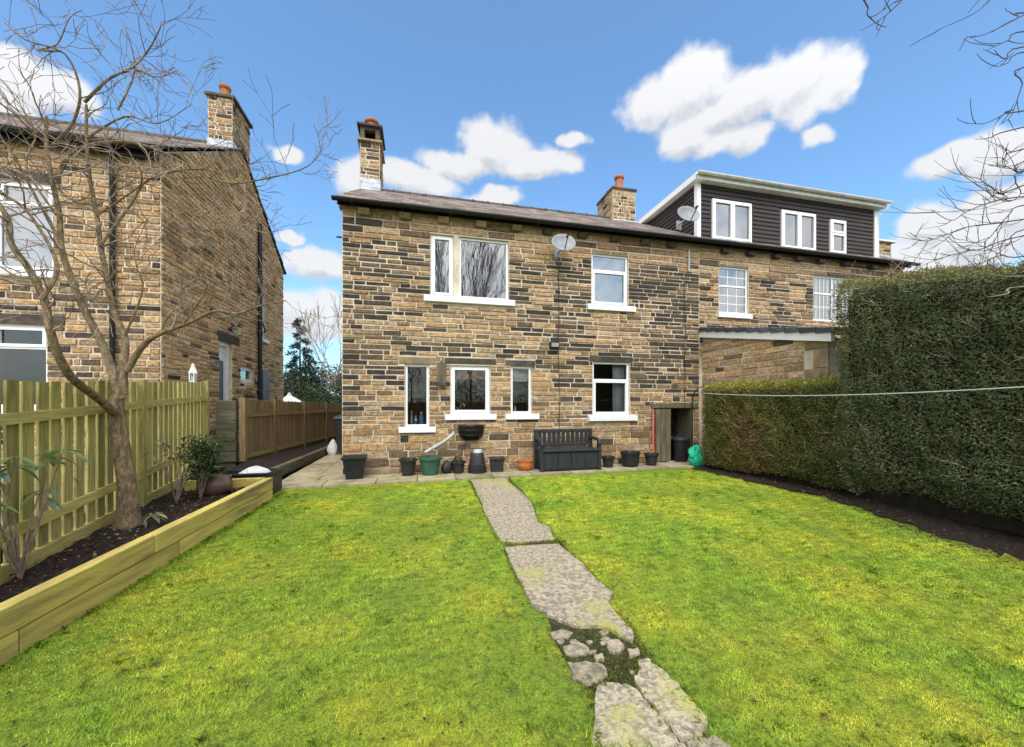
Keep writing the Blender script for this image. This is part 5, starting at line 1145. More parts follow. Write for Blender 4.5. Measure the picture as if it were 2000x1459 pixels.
for pts, r0, r1 in limbs:
    r0, r1 = r0*.8, r1*.75; P_ = bp(pts); n = len(P_); jit = [p if i in (0,) else p+Vector((rg.uniform(-.015,.015),rg.uniform(-.06,.06),rg.uniform(-.015,.015))) for i, p in enumerate(P_)]
    sp_, sr_ = smooth_path(jit, [r0*.92+(r1-r0*.92)*(i/(n-1))**.8 for i in range(n)]); m_ = MB(); m_.tube(sp_, sr_, 9 if r0 > .03 else 6); m_.build('limb', 'bark', tree, smooth=True)
    k = len(sp_)
    for i in range(k//3, k):
        if sr_[i] > .045 or sp_[i].z < 1.9: continue
        pyy = HY-F*(sp_[i].z-EYE)/(sp_[i].x*SA+sp_[i].y*CA)
        if rg.random() < (.50 if sr_[i] > .012 else .8)*(1.35 if 200 < pyy < 420 else .9):
            d = (sp_[min(i+1,k-1)]-sp_[max(0,i-1)]).normalized(); ax = d.orthogonal().normalized(); ax.rotate(Matrix.Rotation(rg.uniform(0,6.28), 3, d))
            grow(tw, sp_[i], (d*.5+ax), min(.010, sr_[i]*.6), rg.uniform(.22,.46), 2, rg, up=.05, spread=.85, kids=(1,2), curl=.38, rmin=.0026)
tw.build('twigs', 'twig', tree, kind='stuff')
# tree whose branches hang in from the right
tr2 = thing('bare_tree', (6.7,.6,-.2), 'leafless tree whose thin branches hang in over the tall hedge', 'tree')
t0 = Vector((6.7,.6,-.25)); m_ = MB(); sp_, sr_ = smooth_path([t0, t0+Vector((.05,.05,1.2)), t0+Vector((-.05,.1,2.4)), t0+Vector((0,.15,3.4)), t0+Vector((.1,.2,4.4))], [.16,.13,.12,.10,.07]); m_.tube(sp_, sr_, 12); m_.build('trunk', 'bark', tr2, smooth=True)
BR = [([(1998,214),(1967,220),(1939,234),(1898,238)],2.2),([(1998,247),(1947,263),(1891,278)],2.25),([(2010,310),(1984,341),(1960,330),(1935,322)],2.3),
 ([(2000,428),(1955,434),(1893,442),(1844,460),(1815,467),(1772,454)],2.3),([(2000,460),(1922,485),(1885,491),(1828,508),(1782,528)],2.4),([(2000,386),(1935,395),(1885,415),(1848,434),(1815,411)],2.2),
 ([(2010,330),(1984,350),(1982,382),(1951,395),(1877,339)],2.25),([(1790,-40),(1758,0),(1729,31),(1690,53)],2.0),([(1720,-30),(1708,5),(1712,25),(1740,10)],2.0),([(1960,-30),(1930,2),(1893,33),(1834,58)],2.05),
 ([(2010,25),(1976,43),(1926,66),(1883,76)],2.1),([(2010,65),(1975,75),(1940,90)],2.1),([(2010,90),(1968,113),(1938,100)],2.15),([(2010,105),(1970,122),(1940,134)],2.15),
 ([(2010,541),(1951,543),(1910,530)],2.0),([(2010,558),(1963,574),(1935,578),(1910,567)],2.0),([(2010,500),(1950,500),(1900,520),(1870,530)],2.3),([(2010,445),(1960,480),(1915,520)],2.35),([(2010,400),(1970,420),(1930,470),(1890,465)],2.35),
 ([(2005,130),(1985,170),(1965,230),(1940,250)],2.2),([(2005,290),(1975,300),(1955,330)],2.25),([(2005,360),(1960,380),(1925,370),(1905,350)],2.3)]
rg = random.Random(78); tw = MB(); hubs = [t0+Vector((-.05,.1,2.4)), t0+Vector((0,.15,3.2)), t0+Vector((.05,.18,4.0))]
for k, (l, Yb) in enumerate(BR):
    P_ = [atY(a, b, Yb) for a, b in l]; out_ = P_[0]-P_[1]; root = min(hubs, key=lambda h: abs(h.z-P_[0].z))
    mid_ = (P_[0]+out_.normalized()*.35)*.55+root*.45
    sp_, sr_ = smooth_path([root, mid_]+[p+Vector((0,rg.uniform(-.04,.04),0)) for p in P_], [.022,.009]+[.0052-(.0034)*i/(len(P_)-1) for i in range(len(P_))]); m_ = MB(); m_.tube(sp_, sr_, 6); m_.build('limb', 'farbark' if k not in (14,15) else 'twig', tr2, smooth=True)
    for i in range(7, len(sp_)):
        if rg.random() < (.62 if l[0][1] > 250 else .28):
            d = (sp_[i]-sp_[i-1]).normalized(); ax = d.orthogonal().normalized(); ax.rotate(Matrix.Rotation(rg.uniform(0,6.28), 3, d)); grow(tw, sp_[i], d+ax*.8, .0034, rg.uniform(.10,.24), 1 if l[0][1] > 250 else 0, rg, up=.06, spread=.7, kids=(1,1), curl=.18, rmin=.0016)
tw.build('twigs', 'farbark', tr2, kind='stuff')
# hedges: clipped masses of small sprays over a dark inside
def hnoise(P, s, seed):
    r = np.random.default_rng(seed); o = np.zeros(len(P))
    for k in range(7):
        w = r.normal(0, s, 3); o += np.sin(P@w+r.uniform(0,6.28))
    return o/7
def hedge(name, A, B, thick, z0, z1, n, label, palette, seed, trunks, ln=(.035,.07), wd=(.010,.022), tk=.38, under=.35, topn=.06, rise=(0,0), shoots=0):
    A = np.array(A, float); B = np.array(B, float); L = np.linalg.norm(B-A); d = (B-A)/L; nrm = np.array((-d[1], d[0])) if (-d[1]) < 0 else np.array((d[1], -d[0]))
    root = thing(name, ((A[0]+B[0])/2-nrm[0]*thick/2, (A[1]+B[1])/2-nrm[1]*thick/2, lawn_z((A[1]+B[1])/2)), label, 'hedge')
    r = np.random.default_rng(seed); S = []; Nn = []
    H = z1-z0; areas = np.array([L*H*1.0, L*thick*.6, thick*H*.6, thick*H*.6, L*H*.25]); cnt = (n*areas/areas.sum()).astype(int)
    def pt(u, w, z): return np.c_[A[0]+d[0]*u-nrm[0]*w, A[1]+d[1]*u-nrm[1]*w, z]
    for f, c in enumerate(cnt):
        u, w, z = r.uniform(0,L,c), r.uniform(0,thick,c), r.uniform(z0,z1,c)
        if f == 0: w = np.zeros(c); nn = np.tile((nrm[0],nrm[1],.05),(c,1))
        if f == 1: z = np.full(c,z1); nn = np.tile((0,0,1.),(c,1))
        if f == 2: u = np.zeros(c); nn = np.tile((-d[0],-d[1],0.),(c,1))
        if f == 3: u = np.full(c,L); nn = np.tile((d[0],d[1],0.),(c,1))
        if f == 4: w = np.full(c,thick); nn = np.tile((-nrm[0],-nrm[1],0.),(c,1))
        # rounded arrises and a waist that tucks in towards the ground
        t = (z-z0)/H; edge = np.clip((t-.9)/.1,0,1)**2*.10; tuck = np.clip((under-t)/under,0,1)**1.6*tk
        ue = np.clip(1-u/.22,0,1)**2*.12+np.clip(1-(L-u)/.22,0,1)**2*.12
        wi = (edge+tuck+ue)*(1 if f == 0 else 0); P = pt(u, w+wi, z)
        if f in (2,3): P += (-nn*np.c_[edge+tuck*.6,edge+tuck*.6,edge*0])
        if f == 1:
            we = np.clip(1-w/.2,0,1)**2*.12; P[:,2] -= we
        disp = hnoise(P,2.2,seed+1)*.07+hnoise(P,7,seed+2)*.085+hnoise(P,20,seed+3)*.045
        P = P+nn*disp[:,None]-nn*(r.exponential(.028,c))[:,None]
        if f == 1: P[:,2] += hnoise(P,1.6,seed+8)*topn
        P[:,2] += np.clip((P[:,2]-z0)/H,0,1)*(rise[0]+rise[1]*u)
        lowz = hnoise(P,2.5,seed+9)*.14+.04
        ok = P[:,2] > z0+lowz-.02*r.random(c); S.append(P[ok]); Nn.append(nn[ok])
    P = np.vstack(S); NN = np.vstack(Nn); n_ = len(P)
    D = NN*r.uniform(.15,.9,(n_,1))+r.normal(0,.55,(n_,3))+np.array((0,0,.12)); FN = NN+r.normal(0,.6,(n_,3))
    g = hnoise(P,1.6,seed+4)*1.2+hnoise(P,5,seed+5)*.6+r.normal(0,.22,n_); pal = np.array(palette)
    tt = (P[:,2]-z0)/H; uu = (P[:,0]-A[0])*d[0]+(P[:,1]-A[1])*d[1]; tt = (P[:,2]-z0)/(H+rise[0]+rise[1]*uu)
    cols = np.where((g > .55)[:,None], pal[2], np.where((g > .05)[:,None], pal[1], pal[0]))
    ed = np.clip((tt-.93)/.06,0,1)*r.random(n_); cols = cols*(1-ed[:,None])+pal[3]*ed[:,None]
    cols = cols*r.uniform(.55,1.4,(n_,1))
    V, Fq, C = leaves(P, D, FN, r.uniform(*ln,n_), r.uniform(*wd,n_), cols)
    c0 = P.mean(0); np_mesh('foliage', V, Fq, 'leafc', root, C, center=tuple(c0), kind='stuff')
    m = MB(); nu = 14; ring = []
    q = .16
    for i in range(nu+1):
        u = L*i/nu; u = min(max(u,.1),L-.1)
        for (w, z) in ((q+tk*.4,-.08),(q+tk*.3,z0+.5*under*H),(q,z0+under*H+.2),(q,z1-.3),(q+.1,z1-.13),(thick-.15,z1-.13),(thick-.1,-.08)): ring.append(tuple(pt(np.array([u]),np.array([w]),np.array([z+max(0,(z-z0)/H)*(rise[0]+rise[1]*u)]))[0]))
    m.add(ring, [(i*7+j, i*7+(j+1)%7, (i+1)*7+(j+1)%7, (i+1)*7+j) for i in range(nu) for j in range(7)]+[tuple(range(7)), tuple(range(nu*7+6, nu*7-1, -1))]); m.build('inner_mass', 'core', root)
    rr_ = random.Random(seed)
    for (u, w, rad) in trunks:
        p = pt(np.array([u]),np.array([w]),np.array([0.]))[0]; b_ = Vector((p[0],p[1],lawn_z(p[1])-.03)); MB().tube([b_, b_+Vector((0,0,.06)), b_+Vector((rr_.uniform(-.04,.04),rr_.uniform(-.05,.05),.3)), b_+Vector((rr_.uniform(-.1,.1),rr_.uniform(-.15,.15),.75))], [rad*1.7,rad*1.15,rad,rad*.8], 9).build('trunk', 'farbark', root, smooth=True)
    sh_ = MB()
    for k in range(shoots):   # stray shoots past the clipped faces
        u = rr_.uniform(.05,L-.05); tp2 = rr_.random() < .55; w = rr_.uniform(.05,.5) if tp2 else .02; zz = z1+rise[0]+rise[1]*u-.06 if tp2 else z0+H*rr_.uniform(.15,.95)
        p = Vector(pt(np.array([u]),np.array([w]),np.array([zz]))[0]); dd = Vector((0,0,1)) if tp2 else Vector((nrm[0],nrm[1],.6)); grow(sh_, p, dd+Vector((rr_.uniform(-.4,.4),rr_.uniform(-.4,.4),0)), .005, rr_.uniform(.10,.24), 1, rr_, curl=.25, rmin=.0018)
    if shoots: sh_.build('stray_shoots', 'twig', root, kind='stuff')
    tw_ = MB()
    for k in range(int(L*20)):
        u, z = rr_.uniform(.05,L-.05), z0+rr_.uniform(.02,.6)*H; w = .05+tk*max(0,(under-(z-z0)/H)/under)**1.6; p = Vector(pt(np.array([u]),np.array([w]),np.array([z]))[0]); dd = Vector((nrm[0]*.5+d[0]*rr_.uniform(-1,1), nrm[1]*.5+d[1]*rr_.uniform(-1,1), rr_.uniform(-.1,.8))); grow(tw_, p, dd, .004, rr_.uniform(.10,.26), 0, rr_, curl=.2)
    tw_.build('bare_twigs', 'bark', root, kind='stuff')
    return root
hedge('low_hedge', (6.05,7.35), (6.62,4.65), .72, .02, 1.80, 72000, 'low clipped hedge with a yellow-green top, between the bin store and tall hedge', [(.15,.155,.045),(.23,.215,.055),(.26,.15,.07),(.52,.50,.08)], 61, [(.35,.35,.03),(.8,.3,.03),(1.25,.28,.035),(1.9,.35,.04)], ln=(.03,.06), wd=(.009,.018), under=.28, tk=.16, shoots=90)
hedge('tall_hedge', (6.45,4.85), (5.95,-1.0), 1.5, .0, 3.18, 210000, 'tall dark evergreen hedge at right with bare earth beneath', [(.155,.18,.085),(.21,.225,.095),(.37,.225,.10),(.36,.32,.09)], 62, [(.9,.55,.06),(1.75,.5,.13),(2.6,.5,.11),(3.8,.5,.1)], under=.18, topn=.10, ln=(.025,.055), wd=(.008,.018), rise=(.20,-.20), shoots=160)
# shrubs in the bed
def shrub(name, base, label, h, spread, nstem, nleaf, ll, lw, col, seed, droop=.0, mat='twig', up=.8, tips=False):
    r = random.Random(seed); rn_ = np.random.default_rng(seed); t = thing(name, base, label, 'shrub'); b = Vector(base); ends = []
    for k in range(nstem):
        a = r.uniform(0,6.28); hh = h*r.uniform(.6,1.0); e = b+Vector((math.cos(a)*spread*r.uniform(.3,1), math.sin(a)*spread*r.uniform(.3,1), hh)); mdl = b+(e-b)*.5+Vector((r.uniform(-.05,.05),r.uniform(-.05,.05),hh*.08))
        sp_, sr_ = smooth_path([b, mdl, e], [.009,.006,.003]); MB().tube(sp_, sr_, 6).build('stem', mat, t, smooth=True); ends += [(q, (sp_[min(i+1,len(sp_)-1)]-sp_[i-1]).normalized()) for i, q in enumerate(sp_) if i > len(sp_)*(.75 if tips else .4)]
    if tips:   # large leaves, one by one
        for k in range(nleaf):
            q, d = r.choice(ends); a = r.uniform(0,6.28); D = Vector((math.cos(a),math.sin(a),r.uniform(-.5,.35)-droop)).normalized(); l = ll*r.uniform(.7,1.25); w = lw*r.uniform(.8,1.2); S = D.cross(Vector((0,0,1))).normalized(); U = S.cross(D); c = tuple(x*r.uniform(.75,1.25) for x in col); mb = MB(); vs = []
            prof = [(0,.04),(.2,.6),(.45,1),(.7,.8),(.9,.35),(1,.03)]
            for s_, w_ in prof:
                cc = q+D*(l*(s_+.12))-Vector((0,0,1))*l*.35*s_*s_; vs += [cc-S*w*.5*w_+U*.22*w*w_, cc, cc+S*w*.5*w_+U*.22*w*w_]
            mb.add(vs, [(i*3+j, i*3+j+1, i*3+j+4, i*3+j+3) for i in range(5) for j in range(2)], c); mb.tube([q, q+D*l*.14], .003, 4, col=c); mb.build('leaf', 'leafc', t, smooth=True)
    else:
        idx = rn_.integers(0,len(ends),nleaf); P = np.array([tuple(ends[i][0]) for i in idx])+rn_.normal(0,.06,(nleaf,3)); D = rn_.normal(0,1,(nleaf,3)); D[:,2] = D[:,2]*.5+.2-droop; Nn = rn_.normal(0,.5,(nleaf,3))+np.array((0,0,1)); cols = np.outer(rn_.uniform(.55,1.4,nleaf), col)
        V, Fq, C = leaves(P, D, Nn, rn_.uniform(ll*.7,ll*1.3,nleaf), rn_.uniform(lw*.7,lw*1.3,nleaf), cols, .08); np_mesh('foliage', V, Fq, 'leafc', t, C, center=tuple(b), kind='stuff')
    return t
def bedpt(px, py):
    d = ray(px, py); t = .3; best = None
    for i in range(400):
        t = .5+i*.03; y = d[1]*t; z = EYE+d[2]*t
        if z < soil_z(0, y): break
    return Vector((d[0]*t, d[1]*t, soil_z(0, y)))
shrub('leafy_shrub', bedpt(40,1135), 'young shrub with large drooping pale leaves at the left edge of the bed', .98, .36, 8, 44, .12, .06, (.17,.23,.10), 81, .3, tips=True)
shrub('leafy_shrub', bedpt(120,1075)+Vector((-.25,0,0)), 'sparse large-leaved shrub against the fence left of the tree', .80, .26, 5, 26, .11, .05, (.19,.24,.11), 82, .3, tips=True)
shrub('twiggy_shrub', bedpt(345,985), 'twiggy shrub with a few pale leaves against the fence right of the tree', .88, .42, 9, 80, .09, .032, (.22,.24,.11), 83, .1, tips=True)
shrub('evergreen_shrub', bedpt(392,975), 'dense dark green evergreen shrub beside the brown pot', .78, .26, 16, 1500, .06, .024, (.045,.085,.025), 84)
shrub('seedling', bedpt(262,1035)+Vector((.1,0,0)), 'small pale leafy seedling at the foot of the bare tree', .14, .10, 3, 7, .12, .05, (.24,.26,.15), 85, .2, tips=True)
# ------------------------------------------------------------------ beyond the passage
def conifer(x, y, z, h, w, seed, label, col):
    t = thing('conifer_tree', (x,y,z), label, 'tree'); r = np.random.default_rng(seed); MB().tube([(x,y,z),(x,y,z+h*.95)], [.11,.02], 7).build('trunk', 'farbark', t); Ps = []; Ds = []
    n = 9000
    for k in range(62):
        zz = z+h*(.22+.78*(k/62)**1.0); rad = w*(1-(zz-z)/h)**.75*r.uniform(.5,1.1)+.08; a = r.uniform(0,6.28); m_ = int(30+180*rad/w); s = r.uniform(0.1,1,m_)**.7
        dr = np.array((math.cos(a),math.sin(a),-.12)); P = np.array((x,y,zz))+np.outer(s*rad,dr)+r.normal(0,.07,(m_,3))*np.c_[np.ones(m_),np.ones(m_),np.ones(m_)*.8]; P[:,2] -= s*s*rad*.18; Ps.append(P); Ds.append(np.tile(dr,(m_,1))+r.normal(0,.6,(m_,3)))
    P = np.vstack(Ps); D = np.vstack(Ds); n = len(P); V, Fq, C = leaves(P, D, r.normal(0,1,(n,3)), r.uniform(.10,.22,n), r.uniform(.03,.07,n), np.outer(r.uniform(.5,1.4,n), col)); np_mesh('crown', V, Fq, 'leafc', t, C, center=(x,y,z+h/2), kind='stuff')
def bush(x, y, z, rx, rz, n, seed, label, col, name='evergreen_bush'):
    t = thing(name, (x,y,z), label, 'bush'); r = np.random.default_rng(seed); cs = np.c_[x+r.normal(0,rx*.5,26), y+r.normal(0,rx*.5,26), z+rz*r.uniform(.2,.95,26)]; i = r.integers(0,26,n); d = r.normal(0,1,(n,3)); d /= np.linalg.norm(d,axis=1,keepdims=True); P = cs[i]+d*np.c_[np.full(n,rx*.36),np.full(n,rx*.36),np.full(n,rz*.22)]*r.uniform(.5,1.05,(n,1))
    P[:,2] = np.maximum(P[:,2], z)
    V, Fq, C = leaves(P, d+r.normal(0,.7,(n,3)), r.normal(0,1,(n,3)), r.uniform(.10,.20,n), r.uniform(.05,.09,n), np.outer(r.uniform(.5,1.4,n), col)); np_mesh('crown', V, Fq, 'leafc', t, C, center=(x,y,z+rz/2), kind='stuff'); MB().tube([(x,y,z-.3),(x,y,z+rz*.6)], [.1,.03], 6).build('trunk', 'farbark', t)
def far_tree(x, y, z, h, seed, label, depth=5, sp=.6, r0=.14, col='farbark', lean=0, kids=(2,3)):
    t = thing('bare_tree', (x,y,z), label, 'tree'); rg = random.Random(seed); mb = MB(); b = Vector((x,y,z)); q = Vector((x+lean*.3,y,z+h*.35)); MB().tube([b,b+(q-b)*.5,q], [r0,r0*.85,r0*.75], 8).build('trunk', col, t, smooth=True)
    for k in range(5): a = k*1.26+rg.uniform(-.3,.3); grow(mb, q-Vector((0,0,rg.uniform(0,h*.12))), Vector((math.cos(a)*.55+lean*.1,math.sin(a)*.55,1)), r0*.5, h*.24, depth, rg, up=.10, spread=sp, kids=kids, curl=.14, rmin=.012, shrink=.72)
    mb.build('crown', col, t, kind='stuff'); return t
GZ = -.62
sheet('back_land', [(-12,16,.0),(6,16,.0),(20,60,.4),(-30,60,.4)], 'ground')
cxx = XY(586, 26); conifer(cxx, 26, 0, atY(586,620,26).z, 1.5, 91, 'tall thin conifer seen between the houses', (.035,.055,.035))
far_tree(XY(655,24), 24, 0, 8.6, 92, 'leafless tree seen beside the corner of the middle house', 3, .75, .09, 'twig')
bush(XY(640,22), 22, 0, 1.9, 2.9, 6500, 93, 'dark green holly-like bush beside the house corner in the distance', (.05,.075,.03)); bush(XY(575,23), 23, 0, 1.3, 3.0, 5000, 94, 'dark bushy evergreen below the thin conifer', (.035,.05,.03)); bush(XY(607,27), 27, 0, 1.5, 4.0, 5000, 95, 'pointed dark evergreen between conifer and leafless tree', (.045,.06,.035)); bush(XY(690,25), 25, 0, 2.2, 3.6, 5000, 96, 'brownish bush behind the corner of the middle house', (.11,.085,.05))
px0 = XY(565,18.5); wt = thing('white_awning', (px0,18.5,0), 'white peaked awning showing over the brown fence', 'awning'); MB().lathe([(.75,0),(.42,.16),(.12,.34),(.02,.50)], (px0,18.5,1.42), 4).build('canopy', 'whitepaint', wt)
for a, b in ((-.5,-.5),(.5,-.5),(.5,.5),(-.5,.5)): MB().tube([(px0+a*.9,18.5+b*.9,0),(px0+a*.9,18.5+b*.9,1.45)], .02, 6).build('pole', 'greyp', wt)
# trees behind the photographer, mirrored in the upstairs panes
far_tree(1.6, -17, -.62, 17.5, 101, 'leafless tree behind the garden, mirrored in the large upstairs pane', 4, .42, .11, kids=(2,3)); far_tree(4.6, -19, -.62, 17.5, 102, 'second leafless tree behind the garden, mirrored in the large upstairs pane', 4, .42, .11, kids=(2,3)); far_tree(11.5, -16, -.62, 14, 103, 'leafless tree behind the garden, mirrored in the right upstairs window', 4, .6, .2)
rf = thing('rear_fence', (1.5,-6.5,-.4), 'brown boarded fence behind the photographer, mirrored in the downstairs panes', 'fence')
for k in range(62): MB().box(-5+k*.22,-5+k*.22+.205,-6.5,-6.47,-.5,1.5+.02*(k%3)).build('board', 'brownfence', rf)
for k, x in enumerate((-6,-3.2,-.5,2.4,5.2,8.4,11.5)): bush(x, -9.5-(k%2), -.6, 2.1, 4.4+(k*7%5)*.4, 2600, 110+k, ['leftmost','second','third','fourth','fifth','sixth','rightmost'][k]+' bush behind the photographer, mirrored in the downstairs panes', (.06,.07,.035))
hb = sheet('far_garden', [(-30,-40,-.5),(30,-40,-.5),(30,-4.2,-.4),(-30,-4.2,-.4)], 'ground')
# ------------------------------------------------------------------ grass and litter
r = np.random.default_rng(7)
poly = np.array([(p.x,p.y) for p in base])
def inside(X, Y, P):
    c = np.zeros(len(X), bool); j = len(P)-1
    for i in range(len(P)):
        xi, yi, xj, yj = P[i][0], P[i][1], P[j][0], P[j][1]
        c ^= ((yi > Y) != (yj > Y)) & (X < (xj-xi)*(Y-yi)/(yj-yi+1e-12)+xi); j = i
    return c
n = 1150000; y = .7+6.7*r.random(n)**1.55; x = -2.4+8.9*r.random(n)
fwd = x*SA+y*CA; rt_ = x*CA-y*SA
ok = (fwd > .9) & (np.abs(rt_) < fwd*1.40+.3)
x, y = x[ok], y[ok]
pe = 7.25+.045*(x+2.4); ky = np.array([-3,0,2,3.1,4.1,4.9,5.6,7.3,8]); kx = np.array([5.1,5.3,5.5,5.72,6.1,6.35,6.2,5.85,5.8])
ok = (y < pe-.01) & (x > -2.41+(y-2.9)*.052+.01) & (x < np.interp(y,ky,kx)+.05*r.normal(0,1,len(x)))
x, y = x[ok], y[ok]
cxp, cyp = poly.mean(0); jit = r.normal(0,.022,len(x)); ins = np.zeros(len(x), bool); near = inside(x, y, (poly-poly.mean(0))*1.25+poly.mean(0)); ii = np.where(near)[0]
for sp2 in SLABS: ins[ii] |= inside(x[ii]+jit[ii], y[ii]+jit[ii], sp2)
brk = inside(x, y, poly) & (y < atLawn(1120,1225).y) & (y > atLawn(1180,1350).y); ok = ~ins & (~brk | (r.random(len(x)) < .12)); x, y = x[ok], y[ok]
N0 = np.c_[x,y,np.zeros(len(x))]; thin = hnoise(N0,3.2,201)*.6+hnoise(N0,9,202)*.5; ok = r.random(len(x)) < np.clip(1.0-(thin > .42)*.7,.2,1); x, y = x[ok], y[ok]; n = len(x)
z = lawn_z(y)+sum(a*np.sin(fx*x+ph)*np.sin(fy*y+ph*1.7) for fx, fy, ph, a in PH)*np.clip((7.25+.045*(x+2.4)-y),0,1)
N0 = np.c_[x,y,np.zeros(n)]; lenf = np.clip(1+hnoise(N0,2,203)*.7+hnoise(N0,6,204)*.5,.5,1.9)
dist = np.hypot(x,y); h = r.uniform(.007,.016,n)*lenf; w = np.clip(.0011*dist,.0024,.009)*r.uniform(.7,1.2,n); a = r.uniform(0,6.283,n); flow = hnoise(N0,1.1,205)*3; a = np.where(r.random(n) < .25, flow+r.normal(0,.6,n), a); tilt = r.uniform(.5,1.5,n)
dx_, dy_ = np.cos(a)*h*tilt, np.sin(a)*h*tilt; P = np.c_[x,y,z-.003]; S = np.c_[-np.sin(a)*w/2, np.cos(a)*w/2, np.zeros(n)]
V = np.stack([P-S, P+S, P+np.c_[dx_,dy_,h]], 1).reshape(-1,3); k = r.uniform(.5,1.4,n)*np.clip(1+hnoise(N0,22,207)*.55,.5,1.5); warm = r.random(n); cc = np.c_[k*(1+.5*(warm > .93)),k*(1+.12*(warm > .93)),k]; cc = np.repeat(cc,3,axis=0)
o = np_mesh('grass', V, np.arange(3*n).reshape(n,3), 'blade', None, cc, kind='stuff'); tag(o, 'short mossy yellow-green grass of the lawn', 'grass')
# tufts left by the mower, and turf creeping over the path edges
def blades(X, Y, A, h, w, tilt, cc, name, label):
    n = len(X); Z = lawn_z(Y)+.002; P = np.c_[X,Y,Z]; S = np.c_[-np.sin(A)*w/2, np.cos(A)*w/2, np.zeros(n)]; Mi = P+np.c_[np.cos(A)*h*tilt*.35,np.sin(A)*h*tilt*.35,h*.62]; Tp = P+np.c_[np.cos(A)*h*tilt,np.sin(A)*h*tilt,h*.9]
    V = np.stack([P-S, P+S, Mi+S*.7, Tp, Mi-S*.7], 1).reshape(-1,3); o = np_mesh(name, V, np.arange(5*n).reshape(n,5), 'blade', None, np.repeat(cc,5,axis=0), kind='stuff'); tag(o, label, 'grass')
k = 420; ty = .9+6.2*r.random(k)**1.4; tx = -2.25+8*r.random(k); ok = ~inside(tx,ty,poly) & (tx < np.interp(ty,ky,kx)-.05) & (ty < 7.1) & (tx > -2.3+.052*(ty-2.9)); tx, ty = tx[ok], ty[ok]; k = len(tx); ex = r.uniform(-1.4,7.0,170); tx = np.r_[tx, -2.41+(ex-2.9)*.052+.03]; ty = np.r_[ty, ex]; k = len(tx)
m_ = 26; sz = np.repeat(r.uniform(.015,.05,k),m_); X = np.repeat(tx,m_)+r.normal(0,1,k*m_)*sz; Y = np.repeat(ty,m_)+r.normal(0,1,k*m_)*sz; X = np.maximum(X, -2.41+(Y-2.9)*.052+.012); n = len(X); q = np.repeat(r.uniform(.45,1.15,k),m_)*r.uniform(.75,1.25,n)
blades(X, Y, r.uniform(0,6.28,n), r.uniform(.016,.034,n), r.uniform(.0025,.0045,n), r.uniform(.3,1.1,n), np.c_[q*.85,q,q*.8], 'grass_tufts', 'longer darker tufts standing in the mown lawn')
ex_, ey_, ea_ = [], [], []
for sp2 in SLABS:
    if len(sp2) < 24: continue
    c0 = np.mean(sp2, axis=0)
    for i in range(len(sp2)):
        a0, b0 = np.array(sp2[i]), np.array(sp2[(i+1) % len(sp2)]); L0 = np.linalg.norm(b0-a0); m0 = int(L0*420*max(0, .35+hnoise(np.array([[a0[0],a0[1],0]]),6,55)[0]*1.6))
        for j in range(m0): t0_ = r.random(); p0 = a0+(b0-a0)*t0_+r.normal(0,.014,2); ex_.append(p0[0]); ey_.append(p0[1]); ea_.append(math.atan2(c0[1]-p0[1], c0[0]-p0[0])+r.normal(0,.9))
ex_, ey_, ea_ = np.array(ex_), np.array(ey_), np.array(ea_); n = len(ex_); q = r.uniform(.6,1.25,n); blades(ex_, ey_, ea_, r.uniform(.020,.048,n), r.uniform(.003,.006,n), r.uniform(.5,1.6,n), np.c_[q,q,q*.9], 'edge_grass', 'grass blades creeping over the path edges')
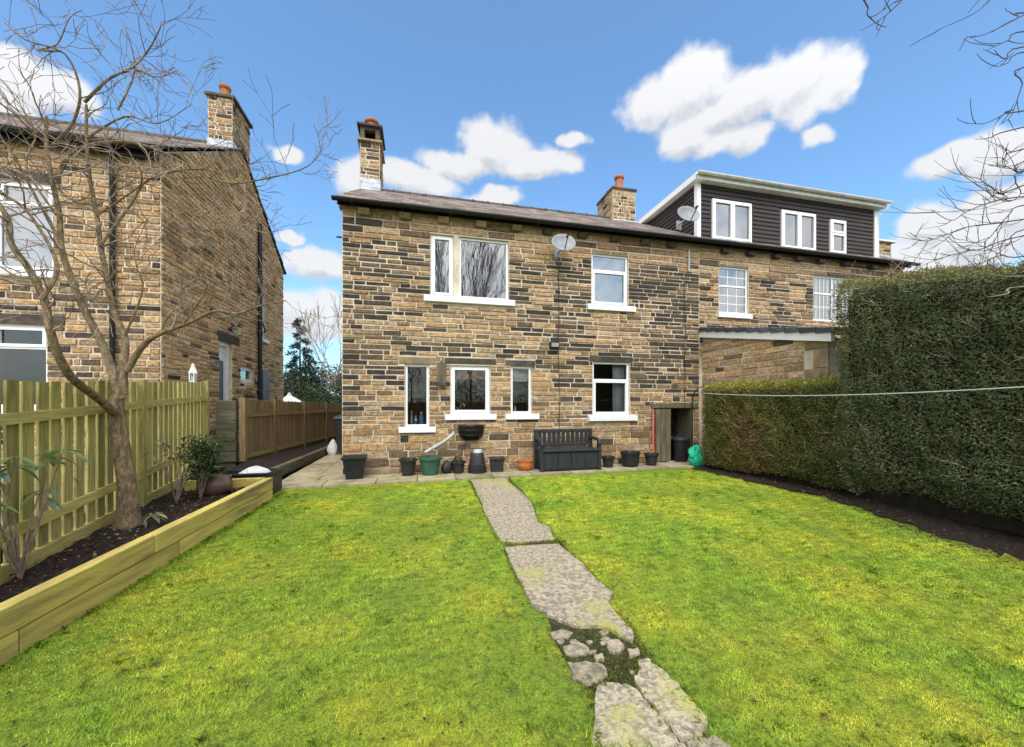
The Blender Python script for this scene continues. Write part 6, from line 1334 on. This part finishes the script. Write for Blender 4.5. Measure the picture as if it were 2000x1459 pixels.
# wisps, fallen leaves and crumbs on lawn and soil
n = 900; y = .9+6.1*r.random(n)**1.4; x = -2.2+8*r.random(n); ok = ~inside(x,y,poly) & (x < np.interp(y,ky,kx)); x, y = x[ok], y[ok]; n = len(x); z = lawn_z(y)+.022; a = r.uniform(0,6.28,n); D = np.c_[np.cos(a),np.sin(a),r.uniform(-.1,.3,n)]; pal = np.array([(.035,.028,.02),(.05,.04,.025),(.28,.16,.07),(.5,.46,.36),(.025,.03,.015)]); kk = r.choice(5,n,p=[.38,.28,.05,.10,.19])
V, Fq, C = leaves(np.c_[x,y,z], D, np.c_[r.normal(0,.3,(n,2)),np.ones(n)], r.uniform(.012,.038,n), np.where(kk == 3, .004, r.uniform(.006,.018,n)), pal[kk], .1); o = np_mesh('fallen_leaves', V, Fq, 'leafc', None, C, kind='stuff'); tag(o, 'scattered dead leaves and straw bits on the lawn', 'leaves')
n = 3200; y = 1.5+5.1*r.random(n); x = np.where(r.random(n) < .6, -2.5-.75*r.random(n), 0); hx = x == 0; yy = 7.2*r.random(n)-.2; x = np.where(hx, np.interp(yy,ky,kx)+r.exponential(.35,n)-.12, x); y = np.where(hx, yy, y); z = np.where(hx, lawn_z(y)+.03+np.clip((x-np.interp(y,ky,kx))*.1,0,.05), .06+.024*(y-3)+.02); a = r.uniform(0,6.28,n); D = np.c_[np.cos(a),np.sin(a),r.uniform(-.3,.5,n)]; kk = r.choice(4,n,p=[.4,.3,.22,.08]); pal = np.array([(.05,.03,.02),(.085,.05,.03),(.14,.085,.045),(.3,.25,.17)])
V, Fq, C = leaves(np.c_[x,y,z], D, r.normal(0,1,(n,3)), r.uniform(.015,.05,n), r.uniform(.008,.022,n), pal[kk], .05); o = np_mesh('bark_litter', V, Fq, 'leafc', None, C, kind='stuff'); tag(o, 'bark chips and dead leaves on the bare soil', 'litter')
# moss tufts in the broken part of the path
n = 60000; mp = np.array([(p.x,p.y) for p in base]); bx0_, by0_ = mp.min(0); bx1_, by1_ = mp.max(0); x = bx0_+(bx1_-bx0_)*r.random(n); y = by0_+(by1_-by0_)*r.random(n); br_a = atLawn(1120,1235).y; br_b = atLawn(1180,1355).y
ok = inside(x,y,poly) & (((y < br_a+.05) & (y > br_b-.03)) | (np.abs(y-atLawn(1040,1066).y) < .06) | (r.random(n) < .16)); x, y = x[ok], y[ok]; n = len(x); z = lawn_z(y)+.008; a = r.uniform(0,6.28,n); D = np.c_[np.cos(a)*.6,np.sin(a)*.6,r.uniform(.3,1,n)]
V, Fq, C = leaves(np.c_[x,y,z], D, r.normal(0,1,(n,3)), r.uniform(.010,.028,n), r.uniform(.004,.009,n), np.array([(.10,.12,.02),(.16,.17,.025),(.06,.05,.02)])[r.integers(0,3,n)]); o = np_mesh('path_moss', V, Fq, 'leafc', None, C, kind='stuff'); tag(o, 'moss growing between the broken pieces of the path', 'moss')
